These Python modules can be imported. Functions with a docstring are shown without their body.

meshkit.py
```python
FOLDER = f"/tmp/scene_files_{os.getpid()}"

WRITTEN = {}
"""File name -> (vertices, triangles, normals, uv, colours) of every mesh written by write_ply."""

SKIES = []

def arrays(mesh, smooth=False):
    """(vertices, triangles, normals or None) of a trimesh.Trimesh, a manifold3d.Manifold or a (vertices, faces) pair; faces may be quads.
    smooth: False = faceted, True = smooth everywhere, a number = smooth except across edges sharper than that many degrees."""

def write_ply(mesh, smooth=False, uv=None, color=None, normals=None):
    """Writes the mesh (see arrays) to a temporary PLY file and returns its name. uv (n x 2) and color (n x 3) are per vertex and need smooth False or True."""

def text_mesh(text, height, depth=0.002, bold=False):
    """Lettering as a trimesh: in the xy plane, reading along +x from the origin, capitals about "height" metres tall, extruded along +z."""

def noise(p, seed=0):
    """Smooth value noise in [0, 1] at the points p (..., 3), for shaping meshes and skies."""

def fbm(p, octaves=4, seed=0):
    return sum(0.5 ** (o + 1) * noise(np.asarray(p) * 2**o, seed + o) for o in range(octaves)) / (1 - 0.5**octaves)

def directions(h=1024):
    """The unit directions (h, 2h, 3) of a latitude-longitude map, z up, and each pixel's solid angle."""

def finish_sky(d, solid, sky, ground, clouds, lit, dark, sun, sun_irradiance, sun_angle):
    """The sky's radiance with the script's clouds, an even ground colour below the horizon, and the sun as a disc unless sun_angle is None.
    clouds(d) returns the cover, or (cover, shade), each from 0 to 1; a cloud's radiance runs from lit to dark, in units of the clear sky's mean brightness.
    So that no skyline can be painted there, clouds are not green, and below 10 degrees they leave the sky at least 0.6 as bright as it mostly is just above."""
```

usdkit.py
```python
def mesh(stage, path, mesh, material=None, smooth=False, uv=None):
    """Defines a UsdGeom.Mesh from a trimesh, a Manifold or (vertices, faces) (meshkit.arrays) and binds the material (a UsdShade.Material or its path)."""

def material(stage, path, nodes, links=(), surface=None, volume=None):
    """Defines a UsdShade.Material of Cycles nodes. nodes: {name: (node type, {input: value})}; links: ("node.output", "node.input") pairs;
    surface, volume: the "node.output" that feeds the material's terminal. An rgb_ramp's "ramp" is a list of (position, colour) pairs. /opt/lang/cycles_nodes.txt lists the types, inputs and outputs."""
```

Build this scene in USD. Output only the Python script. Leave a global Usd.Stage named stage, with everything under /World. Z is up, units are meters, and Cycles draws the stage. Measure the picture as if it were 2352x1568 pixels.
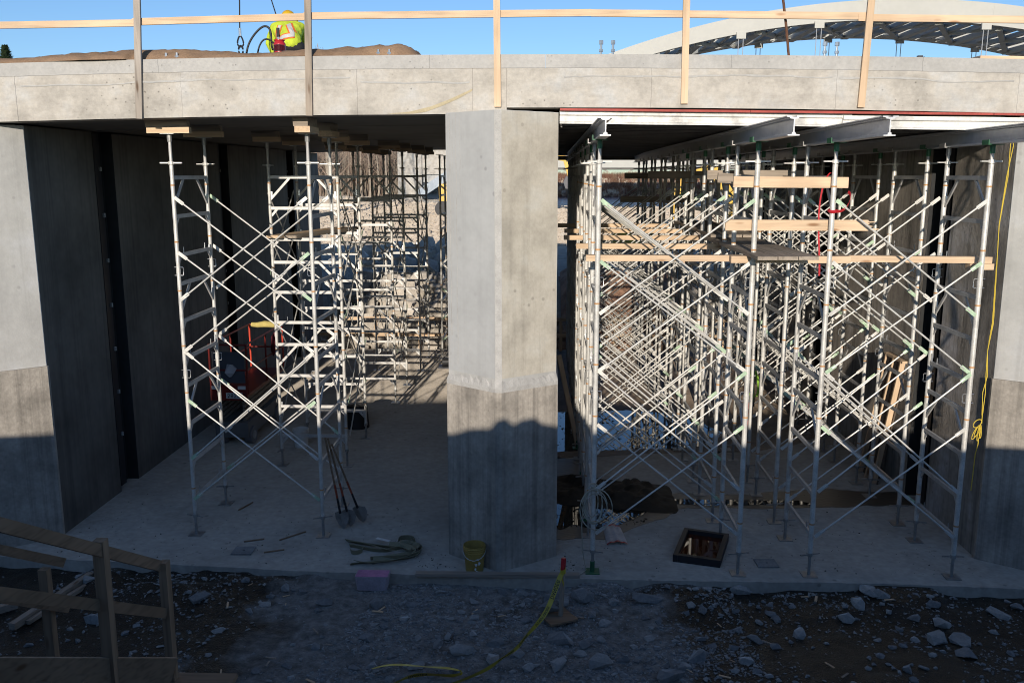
import math, random
import numpy as np
import trimesh, manifold3d, usdkit, meshkit
from shapely.geometry import Polygon
from pxr import Usd, UsdGeom, UsdLux, UsdShade, Sdf, Gf, Vt

stage = Usd.Stage.CreateInMemory()
UsdGeom.SetStageUpAxis(stage, "Z")
UsdGeom.SetStageMetersPerUnit(stage, 1.0)
UsdGeom.Xform.Define(stage, "/World")
UsdGeom.Scope.Define(stage, "/World/Looks")
rad = math.radians
rng = random.Random(11)
nrg = np.random.default_rng(7)

# ------------------------------------------------------------------ camera
EXPOSURE = 0.0
PITCH, YAW = rad(10.6), rad(2.07)
cam = UsdGeom.Camera.Define(stage, "/World/camera")
cam.CreateHorizontalApertureAttr(36.0)
cam.CreateVerticalApertureAttr(36.0 * 682 / 1024)
cam.CreateFocalLengthAttr(36.0 * 2043 / 2352)
cam.CreateClippingRangeAttr(Gf.Vec2f(0.1, 3000))
cam.CreateExposureAttr(EXPOSURE)
_f = np.array([-math.sin(YAW) * math.cos(PITCH), math.cos(YAW) * math.cos(PITCH), -math.sin(PITCH)])
_r = np.array([math.cos(YAW), math.sin(YAW), 0])
_u = np.cross(_r, _f)
cam.AddTransformOp().Set(Gf.Matrix4d(*_r, 0, *_u, 0, *(-_f), 0, 0, -11.6, 5.52, 1))

# ------------------------------------------------------------------ sky and sun
SUN_EL, SUN_AZ = rad(11.8), rad(4.3)        # azimuth measured from the tunnels' axis
SUN_I, SKY_S = 1.25, 0.10
sd = np.array([-math.sin(SUN_AZ) * math.cos(SUN_EL), -math.cos(SUN_AZ) * math.cos(SUN_EL), math.sin(SUN_EL)])
dome = UsdLux.DomeLight.Define(stage, "/World/sky")
dome.GetPrim().SetCustomDataByKey("kind", "structure")
skym = usdkit.material(stage, "/World/Looks/sky", {
    "s": ("sky_texture", {"sky_type": "single_scattering", "sun_disc": False, "sun_elevation": SUN_EL,
                          "sun_rotation": math.atan2(sd[0], sd[1]), "altitude": 1000.0, "air_density": 1.0, "aerosol_density": 0.6, "ozone_density": 1.6}),
    "t": ("mix", {"mix_type": "multiply", "fac": 1.0, "color2": (0.90, 1.16, 1.55)}),
    "b": ("background_shader", {"strength": SKY_S})}, [("s.color", "t.color1"), ("t.color", "b.color")], surface="b.background")
UsdShade.MaterialBindingAPI.Apply(dome.GetPrim()).Bind(skym)
sun = UsdLux.DistantLight.Define(stage, "/World/sun")
sun.CreateIntensityAttr(SUN_I)
sun.CreateAngleAttr(0.5)
sun.CreateColorAttr(Gf.Vec3f(1.0, 0.915, 0.80))
sun.GetPrim().CreateAttribute("inputs:normalize", Sdf.ValueTypeNames.Bool).Set(True)
_z = sd / np.linalg.norm(sd)
_x = np.cross([0, 0, 1.0], _z); _x /= np.linalg.norm(_x)
_y = np.cross(_z, _x)
sun.AddTransformOp().Set(Gf.Matrix4d(*_x, 0, *_y, 0, *_z, 0, 0, 0, 40, 1))

# ------------------------------------------------------------------ helpers
class MB:
    """Collects shapes into one mesh."""
    def __init__(s): s.v, s.f, s.n = [], [], 0
    def add(s, v, f):
        v = np.asarray(v, float); f = np.asarray(f, int)
        if f.shape[1] == 4: f = np.vstack([f[:, [0, 1, 2]], f[:, [0, 2, 3]]])
        s.v.append(v); s.f.append(f + s.n); s.n += len(v); return s
    def mesh(s, m): return s.add(m.vertices, m.faces)
    def box(s, x0, x1, y0, y1, z0, z1):
        v = [(x, y, z) for x in (x0, x1) for y in (y0, y1) for z in (z0, z1)]
        return s.add(v, BOXF)
    def hexa(s, a, b):
        """a, b: two quads (4 points each, same winding) joined into a solid."""
        v = np.vstack([a, b])
        f = [(3, 2, 1, 0), (4, 5, 6, 7)] + [(i, (i + 1) % 4, (i + 1) % 4 + 4, i + 4) for i in range(4)]
        return s.add(v, f)
    def bar(s, p, q, w, h, up=(0, 0, 1)):
        """rectangular bar from p to q, w across, h along 'up'."""
        p, q = np.array(p, float), np.array(q, float)
        d = (q - p) / np.linalg.norm(q - p)
        a = np.cross(d, up)
        if np.linalg.norm(a) < 1e-6: a = np.cross(d, (1, 0, 0))
        a /= np.linalg.norm(a); b = np.cross(a, d)
        o = [-a * w / 2 - b * h / 2, a * w / 2 - b * h / 2, a * w / 2 + b * h / 2, -a * w / 2 + b * h / 2]
        return s.hexa([p + k for k in o], [q + k for k in o])
    def tube(s, p, q, r, n=10, r2=None):
        p, q = np.array(p, float), np.array(q, float)
        return s.path([p, q], [r, r if r2 is None else r2], n)
    def path(s, pts, r, n=8, closed_ends=True):
        pts = np.asarray(pts, float); k = len(pts)
        rr = np.broadcast_to(np.asarray(r, float), (k,))
        t = np.gradient(pts, axis=0); t /= np.linalg.norm(t, axis=1, keepdims=True) + 1e-12
        ref = np.array([0, 0, 1.0]) if abs(t[:, 2]).mean() < 0.9 else np.array([1.0, 0, 0])
        a = np.cross(t, ref); a /= np.linalg.norm(a, axis=1, keepdims=True) + 1e-9
        b = np.cross(t, a)
        th = np.arange(n) * 2 * math.pi / n
        v = pts[:, None] + rr[:, None, None] * (np.cos(th)[None, :, None] * a[:, None] + np.sin(th)[None, :, None] * b[:, None])
        f = [(i * n + j, i * n + (j + 1) % n, (i + 1) * n + (j + 1) % n, (i + 1) * n + j) for i in range(k - 1) for j in range(n)]
        v = v.reshape(-1, 3)
        tri = [(x[0], x[1], x[2]) for x in f] + [(x[0], x[2], x[3]) for x in f]
        if closed_ends:
            tri += [(0, j + 1, j) for j in range(1, n - 1)]
            e = (k - 1) * n
            tri += [(e, e + j, e + j + 1) for j in range(1, n - 1)]
        return s.add(v, [t_[::-1] for t_ in tri])
    def prism(s, poly, z0, z1):
        m = trimesh.creation.extrude_polygon(Polygon(poly), z1 - z0, engine="earcut")
        m.apply_translation((0, 0, z0)); return s.mesh(m)
    def get(s): return (np.vstack(s.v), np.vstack(s.f))

BOXF = [(0, 1, 3, 2), (4, 6, 7, 5), (0, 4, 5, 1), (2, 3, 7, 6), (0, 2, 6, 4), (1, 5, 7, 3)]
taken = {}
def numbered(parent, name):
    k = taken.setdefault((parent, name), 0); taken[(parent, name)] += 1
    return f"{parent}/{name}" + (f"_{k:03d}" if k else "")
def path_of(parent): return "/World" if parent is None else str(parent.GetPath())
def tag(p, label=None, cat=None, group=None, kind=None):
    for k, v in (("label", label), ("category", cat), ("group", group), ("kind", kind)):
        if v: p.SetCustomDataByKey(k, v)
    return p
def thing(name, label=None, cat=None, group=None, kind=None, loc=(0, 0, 0), rz=0.0, parent=None):
    x = UsdGeom.Xform.Define(stage, numbered(path_of(parent), name))
    if any(loc): x.AddTranslateOp().Set(Gf.Vec3d(*map(float, loc)))
    if rz: x.AddRotateZOp().Set(math.degrees(rz))
    return tag(x.GetPrim(), label, cat, group, kind)
def obj(name, mb, mat, parent=None, smooth=False, label=None, cat=None, group=None, kind=None, loc=None, rz=0.0):
    m = usdkit.mesh(stage, numbered(path_of(parent), name), mb.get() if isinstance(mb, MB) else mb, mat, smooth=smooth)
    if loc is not None:
        m.AddTranslateOp().Set(Gf.Vec3d(*map(float, loc)))
        if rz: m.AddRotateZOp().Set(math.degrees(rz))
    return tag(m.GetPrim(), label, cat, group, kind)
def dup(src, loc=(0, 0, 0), rz=0.0, label=None, group=None):
    base = src.GetName().rsplit("_", 1)[0] if src.GetName()[-3:].isdigit() else src.GetName()
    was = src.GetCustomData()
    x = UsdGeom.Xform.Define(stage, numbered("/World", base))
    x.GetPrim().GetReferences().AddInternalReference(src.GetPath())
    x.ClearXformOpOrder()
    x.AddTranslateOp(opSuffix="place").Set(Gf.Vec3d(*map(float, loc)))
    x.AddRotateZOp(opSuffix="place").Set(math.degrees(rz))
    x.GetPrim().SetInstanceable(True)
    return tag(x.GetPrim(), label or was["label"], was["category"], group or was.get("group"))

def L(*a): return tuple(a)
def mul(c, k): return tuple(float(x) * k for x in c)

# ------------------------------------------------------------------ materials
def pmat(name, base, lo=0.75, hi=1.15, scale=1.0, fine=0.15, streak=0.0, sscale=(5, 5, 0.25), specks=0.0, spscale=9.0, rough=0.85, metallic=0.0,
         bump=0.15, bscale=30.0, tint=None, stretch=(1, 1, 1), spec=0.3, detail=6.0, drough=0.0):
    """Procedural surface: large mottling, fine grain, vertical streaks and dark pinholes over a base colour."""
    n = {"g": ("geometry", {}),
         "m": ("mapping", {"scale": stretch}),
         "n1": ("noise_texture", {"scale": scale, "detail": detail, "roughness": 0.6}),
         "r1": ("rgb_ramp", {"ramp": [(0.3, mul(base, lo)), (0.52, base), (0.72, mul(tint or base, hi))]}),
         "n2": ("noise_texture", {"scale": scale * 11, "detail": 5.0, "roughness": 0.65}),
         "r2": ("rgb_ramp", {"ramp": [(0.3, (1 - fine,) * 3), (0.7, (1 + fine * 0.4,) * 3)]}),
         "mx": ("mix", {"mix_type": "multiply", "fac": 1.0}),
         "n3": ("noise_texture", {"scale": bscale, "detail": 4.0}),
         "bp": ("bump", {"strength": min(1.0, bump * 3), "distance": 0.01}),
         "p": ("principled_bsdf", {"roughness": rough, "metallic": metallic, "specular_ior_level": spec, "diffuse_roughness": drough})}
    l = [("g.position", "m.vector"), ("m.vector", "n1.vector"), ("m.vector", "n2.vector"), ("m.vector", "n3.vector"), ("n1.fac", "r1.fac"), ("n2.fac", "r2.fac"),
         ("r1.color", "mx.color1"), ("r2.color", "mx.color2"), ("n3.fac", "bp.height"), ("bp.normal", "p.normal")]
    out = "mx.color"
    if streak:
        n["ms"] = ("mapping", {"scale": sscale})
        n["ns"] = ("noise_texture", {"scale": 1.0, "detail": 5.0, "roughness": 0.7})
        n["rs"] = ("rgb_ramp", {"ramp": [(0.34, (1 - streak,) * 3), (0.5, (1, 1, 1)), (0.68, (1 + streak * 0.35,) * 3)]})
        n["mxs"] = ("mix", {"mix_type": "multiply", "fac": 1.0})
        l += [("g.position", "ms.vector"), ("ms.vector", "ns.vector"), ("ns.fac", "rs.fac"), (out, "mxs.color1"), ("rs.color", "mxs.color2")]
        out = "mxs.color"
    if specks:
        n["v"] = ("voronoi_texture", {"scale": spscale})
        n["rv"] = ("rgb_ramp", {"ramp": [(0.0, (1 - specks,) * 3), (0.10, (1 - specks,) * 3), (0.16, (1, 1, 1))]})
        n["nv"] = ("noise_texture", {"scale": 0.9, "detail": 2.0})
        n["rn"] = ("rgb_ramp", {"ramp": [(0.46, (0, 0, 0)), (0.58, (1, 1, 1))]})
        n["mv"] = ("mix", {"mix_type": "multiply"})
        l += [("m.vector", "v.vector"), ("v.distance", "rv.fac"), ("m.vector", "nv.vector"), ("nv.fac", "rn.fac"), ("rn.color", "mv.fac"), (out, "mv.color1"), ("rv.color", "mv.color2")]
        out = "mv.color"
    l.append((out, "p.base_color"))
    return usdkit.material(stage, "/World/Looks/" + name, n, l, surface="p.BSDF")

def wood(name, base, axis, dark=0.7, rough=0.75):
    s = [26.0, 26.0, 26.0]; s["xyz".index(axis)] = 1.3
    k = [6.0, 6.0, 6.0]; k["xyz".index(axis)] = 1.6
    n = {"g": ("geometry", {}), "m": ("mapping", {"scale": s}), "n": ("noise_texture", {"scale": 1.0, "detail": 5.0, "distortion": 0.6}),
         "r": ("rgb_ramp", {"ramp": [(0.3, mul(base, dark)), (0.5, base), (0.7, mul(base, 1.12))]}),
         "mk": ("mapping", {"scale": k}), "v": ("voronoi_texture", {"scale": 1.0}),
         "rv": ("rgb_ramp", {"ramp": [(0.0, (0.45, 0.33, 0.25)), (0.09, (0.6, 0.48, 0.4)), (0.17, (1, 1, 1))]}),
         "nb": ("noise_texture", {"scale": 1.3, "detail": 2.0}), "rb": ("rgb_ramp", {"ramp": [(0.35, (0.85, 0.83, 0.8)), (0.65, (1.08, 1.06, 1.04))]}),
         "x1": ("mix", {"mix_type": "multiply", "fac": 1.0}), "x2": ("mix", {"mix_type": "multiply", "fac": 1.0}),
         "b": ("bump", {"strength": 0.3, "distance": 0.004}), "p": ("principled_bsdf", {"roughness": rough, "specular_ior_level": 0.25})}
    l = [("g.position", "m.vector"), ("m.vector", "n.vector"), ("n.fac", "r.fac"), ("g.position", "mk.vector"), ("mk.vector", "v.vector"), ("v.distance", "rv.fac"),
         ("g.position", "nb.vector"), ("nb.fac", "rb.fac"), ("r.color", "x1.color1"), ("rv.color", "x1.color2"), ("x1.color", "x2.color1"), ("rb.color", "x2.color2"),
         ("x2.color", "p.base_color"), ("n.fac", "b.height"), ("b.normal", "p.normal")]
    return usdkit.material(stage, "/World/Looks/" + name, n, l, surface="p.BSDF")

def plain(name, base, rough=0.6, metallic=0.0, var=0.12, scale=6.0, spec=0.4):
    return pmat(name, base, lo=1 - var, hi=1 + var, scale=scale, fine=var * 0.6, rough=rough, metallic=metallic, bump=0.04, bscale=60, spec=spec)

M = {}
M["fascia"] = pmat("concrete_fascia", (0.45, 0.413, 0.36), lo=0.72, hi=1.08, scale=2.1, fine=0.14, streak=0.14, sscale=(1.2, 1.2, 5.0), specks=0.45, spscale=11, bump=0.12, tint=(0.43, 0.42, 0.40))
M["curb"] = pmat("concrete_curb", (0.40, 0.385, 0.36), lo=0.85, hi=1.08, scale=1.6, fine=0.12, specks=0.4, spscale=13, bump=0.12)
M["pier"] = pmat("concrete_pier", (0.42, 0.41, 0.385), lo=0.82, hi=1.12, scale=0.9, fine=0.08, streak=0.12, sscale=(6, 6, 0.18), specks=0.3, spscale=5, bump=0.07, tint=(0.43, 0.43, 0.43))
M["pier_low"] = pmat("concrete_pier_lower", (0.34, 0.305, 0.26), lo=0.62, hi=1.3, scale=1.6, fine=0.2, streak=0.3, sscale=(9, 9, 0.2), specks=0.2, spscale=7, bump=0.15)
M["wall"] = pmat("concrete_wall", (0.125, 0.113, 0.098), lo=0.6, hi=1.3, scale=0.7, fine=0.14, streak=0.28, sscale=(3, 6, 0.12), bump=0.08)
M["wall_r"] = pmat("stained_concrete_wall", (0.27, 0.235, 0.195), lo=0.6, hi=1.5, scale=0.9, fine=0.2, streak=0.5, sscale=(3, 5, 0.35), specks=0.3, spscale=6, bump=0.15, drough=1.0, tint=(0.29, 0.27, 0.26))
M["recess"] = pmat("dark_joint_filler", (0.03, 0.03, 0.03), rough=0.9)
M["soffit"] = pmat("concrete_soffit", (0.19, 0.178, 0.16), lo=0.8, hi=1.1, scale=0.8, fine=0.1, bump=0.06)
M["floor"] = pmat("concrete_floor", (0.40, 0.35, 0.29), lo=0.78, hi=1.12, scale=0.7, fine=0.22, specks=0.35, spscale=4.5, bump=0.33, bscale=18, drough=1.0)
M["patch"] = pmat("yellow_stain", (0.44, 0.37, 0.24), lo=0.85, hi=1.1, scale=3)
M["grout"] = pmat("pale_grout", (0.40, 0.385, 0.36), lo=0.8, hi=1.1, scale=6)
M["galv"] = pmat("galvanized_steel", (0.60, 0.575, 0.525), lo=0.7, hi=1.1, scale=6, fine=0.22, rough=0.45, metallic=0.2, bump=0.03, spec=0.5)
M["rung"] = pmat("dull_steel_rung", (0.50, 0.48, 0.45), lo=0.8, hi=1.1, scale=5, fine=0.15, rough=0.5, metallic=0.3, bump=0.04, spec=0.5)
M["rustmark"] = pmat("orange_rust_mark", (0.50, 0.27, 0.12), lo=0.6, hi=1.2, scale=30, rough=0.8)
M["screw"] = pmat("worn_steel_jack", (0.34, 0.33, 0.31), lo=0.75, hi=1.15, scale=9, fine=0.2, rough=0.5, metallic=0.5, bump=0.1)
M["tip"] = plain("faded_green_paint", (0.38, 0.50, 0.34), rough=0.6, var=0.25, scale=20)
M["greenhead"] = plain("dark_green_paint", (0.03, 0.13, 0.06), rough=0.5, var=0.25)
M["alum"] = pmat("aluminium", (0.52, 0.52, 0.53), lo=0.85, hi=1.08, scale=1.2, fine=0.12, streak=0.12, sscale=(0.4, 0.4, 9), rough=0.38, metallic=0.5, bump=0.03, spec=0.5)
M["alum_white"] = pmat("white_cement_smeared_aluminium", (0.66, 0.64, 0.60), lo=0.42, hi=1.1, scale=2.2, fine=0.2, streak=0.2, sscale=(0.7, 0.7, 8), rough=0.6, metallic=0.1, bump=0.08)
M["joist"] = pmat("dirty_joist", (0.16, 0.15, 0.14), scale=2, rough=0.6, metallic=0.2)
M["ply"] = pmat("dark_plywood", (0.13, 0.10, 0.075), scale=2, rough=0.8)
M["plyred"] = pmat("red_painted_plywood_edge", (0.36, 0.07, 0.055), scale=4, rough=0.7, fine=0.25)
for a in "xyz":
    M["wood_" + a] = wood("fresh_lumber_" + a, (0.60, 0.44, 0.295), a, dark=0.82)
    M["worn_" + a] = wood("weathered_lumber_" + a, (0.30, 0.25, 0.20), a, dark=0.65)
    M["stairwood_" + a] = wood("brown_lumber_" + a, (0.23, 0.16, 0.105), a, dark=0.7)
M["wood_grey"] = wood("grey_lumber_z", (0.34, 0.30, 0.26), "z", dark=0.6)
M["burlap"] = pmat("burlap", (0.33, 0.215, 0.135), lo=0.75, hi=1.15, scale=4, fine=0.2, rough=0.95, bump=0.3, bscale=120, spec=0.1)
M["black"] = plain("black_rubber", (0.018, 0.018, 0.02), rough=0.55)
M["darksteel"] = plain("dark_steel", (0.05, 0.05, 0.055), rough=0.45, metallic=0.6)
M["zinc"] = plain("bright_zinc", (0.6, 0.6, 0.6), rough=0.3, metallic=0.8)
M["red"] = plain("red_paint", (0.42, 0.022, 0.03), rough=0.35)
M["orange"] = plain("orange_red_paint", (0.55, 0.06, 0.03), rough=0.5)
M["yellow"] = plain("yellow_plastic", (0.34, 0.23, 0.06), rough=0.5, var=0.25)
M["tape"] = plain("yellow_tape", (0.45, 0.35, 0.04), rough=0.4)
M["ink"] = plain("black_ink", (0.02, 0.02, 0.018), rough=0.6)
M["white"] = plain("white_plastic", (0.62, 0.62, 0.60), rough=0.5)
M["rope"] = plain("yellow_rope", (0.62, 0.45, 0.05), rough=0.8)
M["cream"] = plain("cream_rope", (0.40, 0.36, 0.28), rough=0.9)
M["sling"] = plain("olive_webbing", (0.23, 0.21, 0.135), rough=0.9, var=0.2)
M["pink"] = plain("pink_paint", (0.50, 0.22, 0.36), rough=0.85, var=0.25)
M["mud"] = pmat("dark_mud", (0.045, 0.036, 0.026), lo=0.6, hi=1.3, scale=4, fine=0.3, rough=0.75, bump=0.5, bscale=14)
M["stone"] = pmat("grey_stone", (0.22, 0.212, 0.2), lo=0.75, hi=1.2, scale=3, fine=0.25, rough=0.9, bump=0.3, bscale=25, drough=0.8)
M["stone_pale"] = pmat("pale_stone", (0.31, 0.295, 0.27), lo=0.75, hi=1.15, scale=3, fine=0.25, rough=0.9, bump=0.3, bscale=25, drough=0.8)
M["riprap"] = pmat("riprap_stone", (0.52, 0.465, 0.395), lo=0.65, hi=1.25, scale=1.5, fine=0.3, rough=0.9, bump=0.4, bscale=12, drough=0.8)

# ------------------------------------------------------------------ terrain
def sstep(a, b, x):
    t = np.clip((np.asarray(x, float) - a) / (b - a), 0, 1); return t * t * (3 - 2 * t)
def ground_z(x, y):
    x, y = np.asarray(x, float), np.asarray(y, float)
    p = np.stack([x, y, 0 * x], -1)
    z = -0.15 + 0.10 * (meshkit.fbm(p * 0.9, 4, 3) - 0.5) + 0.06 * (meshkit.fbm(p * 4, 3, 8) - 0.5)
    z = z + (4.1 - z) * sstep(-2.7, -10.8, y) * 1.0
    berm = 2.0 * sstep(16.3, 23, y) + 0.5 * (meshkit.fbm(p * 0.35, 4, 5) - 0.5) * sstep(17, 22, y)
    far = -0.75 * sstep(30, 48, y) + (1.2 * sstep(60, 150, y)) * sstep(-6, -30, x)
    riv = -2.2 * sstep(112, 122, y) * sstep(-14, -4, x)
    up = 6.2 * sstep(190, 200, y) * sstep(-14, -4, x) + 2.0 * sstep(150, 200, y) * sstep(-6, -14, x)
    zz = z + berm + far + riv + up
    zz = zz + 0.13 * sstep(-1.0, -0.15, y) * sstep(2.0, 0.5, y) * sstep(0.42, 0.62, meshkit.fbm(p * 0.8 + 3.0, 4, 12))
    return np.where((y > -0.6) & (y < 16.3) & (abs(x) < 30), np.minimum(zz, -0.03), zz)
def grid(xs, ys):
    X, Y = np.meshgrid(xs, ys); Z = ground_z(X, Y)
    v = np.stack([X, Y, Z], -1).reshape(-1, 3); nx = len(xs)
    i, j = np.meshgrid(np.arange(len(ys) - 1), np.arange(nx - 1), indexing="ij")
    q = np.stack([i * nx + j, i * nx + j + 1, (i + 1) * nx + j + 1, (i + 1) * nx + j], -1).reshape(-1, 4)
    return v, q
xs = np.concatenate([[-900, -400, -200, -120, -80, -60], np.linspace(-45, -10, 40), np.linspace(-9.8, 9.8, 260), np.linspace(10.2, 60, 60), [75, 100, 150, 250, 450, 900]])
ys = np.concatenate([[-900, -300, -100, -50, -30, -20], np.linspace(-14, -4.2, 30), np.linspace(-4.0, 0.4, 110), np.linspace(0.8, 16, 16), np.linspace(16.3, 50, 140), np.linspace(51, 215, 110), [240, 300, 500, 900, 2000]])
gm = usdkit.material(stage, "/World/Looks/ground", {
    "g": ("geometry", {}), "s": ("separate_xyz", {}),
    "n1": ("noise_texture", {"scale": 0.55, "detail": 6.0, "roughness": 0.62}), "n2": ("noise_texture", {"scale": 7.0, "detail": 6.0, "roughness": 0.7}),
    "n3": ("noise_texture", {"scale": 38.0, "detail": 4.0}), "vo": ("voronoi_texture", {"scale": 22.0}),
    # dry dusty strip in the middle of the yard, wet mud on either side of it, dry gravel beyond the tunnels
    "ax": ("math", {"math_type": "add", "value2": 0.9}), "ab": ("math", {"math_type": "absolute"}), "mr": ("map_range", {"from_min": 1.7, "from_max": 3.9, "to_min": 0.0, "to_max": 1.0, "clamp": True}),
    "my": ("map_range", {"from_min": 10.0, "from_max": 17.0, "to_min": 0.0, "to_max": 1.0, "clamp": True}),
    "sub": ("math", {"math_type": "subtract", "use_clamp": True}),
    "nn": ("map_range", {"from_min": 0.36, "from_max": 0.64, "to_min": -0.5, "to_max": 0.5}),
    "ad": ("math", {"math_type": "add", "use_clamp": True}), "sub2": ("math", {"math_type": "subtract", "use_clamp": True}),
    "rw": ("rgb_ramp", {"ramp": [(0.25, (0, 0, 0)), (0.6, (1, 1, 1))]}),
    "dry": ("rgb_ramp", {"ramp": [(0.28, (0.08, 0.072, 0.062)), (0.46, (0.17, 0.153, 0.132)), (0.6, (0.25, 0.225, 0.195)), (0.75, (0.33, 0.30, 0.265))]}),
    "wet": ("rgb_ramp", {"ramp": [(0.3, (0.012, 0.010, 0.007)), (0.55, (0.026, 0.021, 0.014)), (0.75, (0.06, 0.048, 0.034))]}),
    "mx": ("mix", {"mix_type": "mix"}), "rr": ("map_range", {"from_min": 0.0, "from_max": 1.0, "to_min": 0.92, "to_max": 0.38}),
    "bh": ("math", {"math_type": "add"}), "b": ("bump", {"strength": 0.8, "distance": 0.03}), "p": ("principled_bsdf", {"specular_ior_level": 0.35, "diffuse_roughness": 1.0}),
    "gv": ("noise_texture", {"scale": 1.6, "detail": 6.0, "roughness": 0.75}), "gb": ("bump", {"strength": 1.0, "distance": 0.35}), "gm": ("math", {"math_type": "multiply"}),
    "gr": ("rgb_ramp", {"ramp": [(0.3, (0.34, 0.295, 0.23)), (0.5, (0.50, 0.44, 0.36)), (0.7, (0.60, 0.54, 0.45))]}), "mg": ("mix", {"mix_type": "mix"})},
    [("g.position", "s.vector"), ("g.position", "n1.vector"), ("g.position", "n2.vector"), ("g.position", "n3.vector"), ("g.position", "vo.vector"), ("s.x", "ax.value1"), ("ax.value", "ab.value1"), ("ab.value", "mr.value"),
     ("s.y", "my.value"), ("mr.result", "sub.value1"), ("my.result", "sub.value2"), ("n1.fac", "nn.value"), ("sub.value", "ad.value1"), ("nn.result", "ad.value2"),
     ("ad.value", "sub2.value1"), ("my.result", "sub2.value2"), ("sub2.value", "rw.fac"), ("n2.fac", "dry.fac"), ("n2.fac", "wet.fac"), ("rw.color", "mx.fac"), ("dry.color", "mx.color1"), ("wet.color", "mx.color2"),
     ("mx.color", "mg.color1"), ("g.position", "gv.vector"), ("gv.fac", "gr.fac"), ("gr.color", "mg.color2"), ("my.result", "mg.fac"), ("mg.color", "p.base_color"), ("gv.fac", "gm.value1"), ("my.result", "gm.value2"), ("gm.value", "gb.height"), ("gb.normal", "b.normal"), ("rw.color", "rr.value"), ("rr.result", "p.roughness"), ("n2.fac", "bh.value1"), ("n3.fac", "bh.value2"), ("bh.value", "b.height"), ("b.normal", "p.normal")], surface="p.BSDF")
obj("ground", grid(xs, ys), gm, smooth=True, kind="structure")
wm = usdkit.material(stage, "/World/Looks/river_water", {
    "g": ("geometry", {}), "m": ("mapping", {"scale": (0.35, 1.0, 1.0)}), "n": ("noise_texture", {"scale": 0.8, "detail": 5.0}), "b": ("bump", {"strength": 1.0, "distance": 0.25}),
    "p": ("principled_bsdf", {"base_color": (0.02, 0.035, 0.06), "roughness": 0.12, "ior": 1.33})},
    [("g.position", "m.vector"), ("m.vector", "n.vector"), ("n.fac", "b.height"), ("b.normal", "p.normal")], surface="p.BSDF")
obj("river", MB().box(-16, 700, 108, 202, 0.3, 0.62), wm, kind="structure")

# ------------------------------------------------------------------ the bridge under construction
XC = -0.7
def zc(x): return -0.0019 * (np.asarray(x, float) - XC) ** 2
def arched(x0, x1, y0, y1, z0, z1, step=0.6):
    """A block that follows the deck's camber along x."""
    n = max(1, int(round((x1 - x0) / step))); X = np.linspace(x0, x1, n + 1); mb = MB()
    v = []
    for x in X:
        d = float(zc(x)); v += [(x, y0, z0 + d), (x, y1, z0 + d), (x, y1, z1 + d), (x, y0, z1 + d)]
    f = [(0, 3, 2, 1)[::-1], tuple(4 * n + k for k in (0, 3, 2, 1))]
    for i in range(n):
        for k in range(4):
            a, b = 4 * i + k, 4 * i + (k + 1) % 4
            f.append((a, b, b + 4, a + 4)[::-1])
    return mb.add(v, f)
FY = 0.80
deck = thing("bridge_deck", "pale concrete bridge deck being built across the top of the two openings", "bridge deck")
def px_x(p): return (p - 2177.0) / 3558 * (FY + 11.6) * 1.0  # only used to lay out the joints evenly
joints = [-15.0, -11.2, -7.28, -4.97, -2.55, -0.98, -0.52, 1.42, 3.87, 6.25, 9.5, 15.0]
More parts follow.
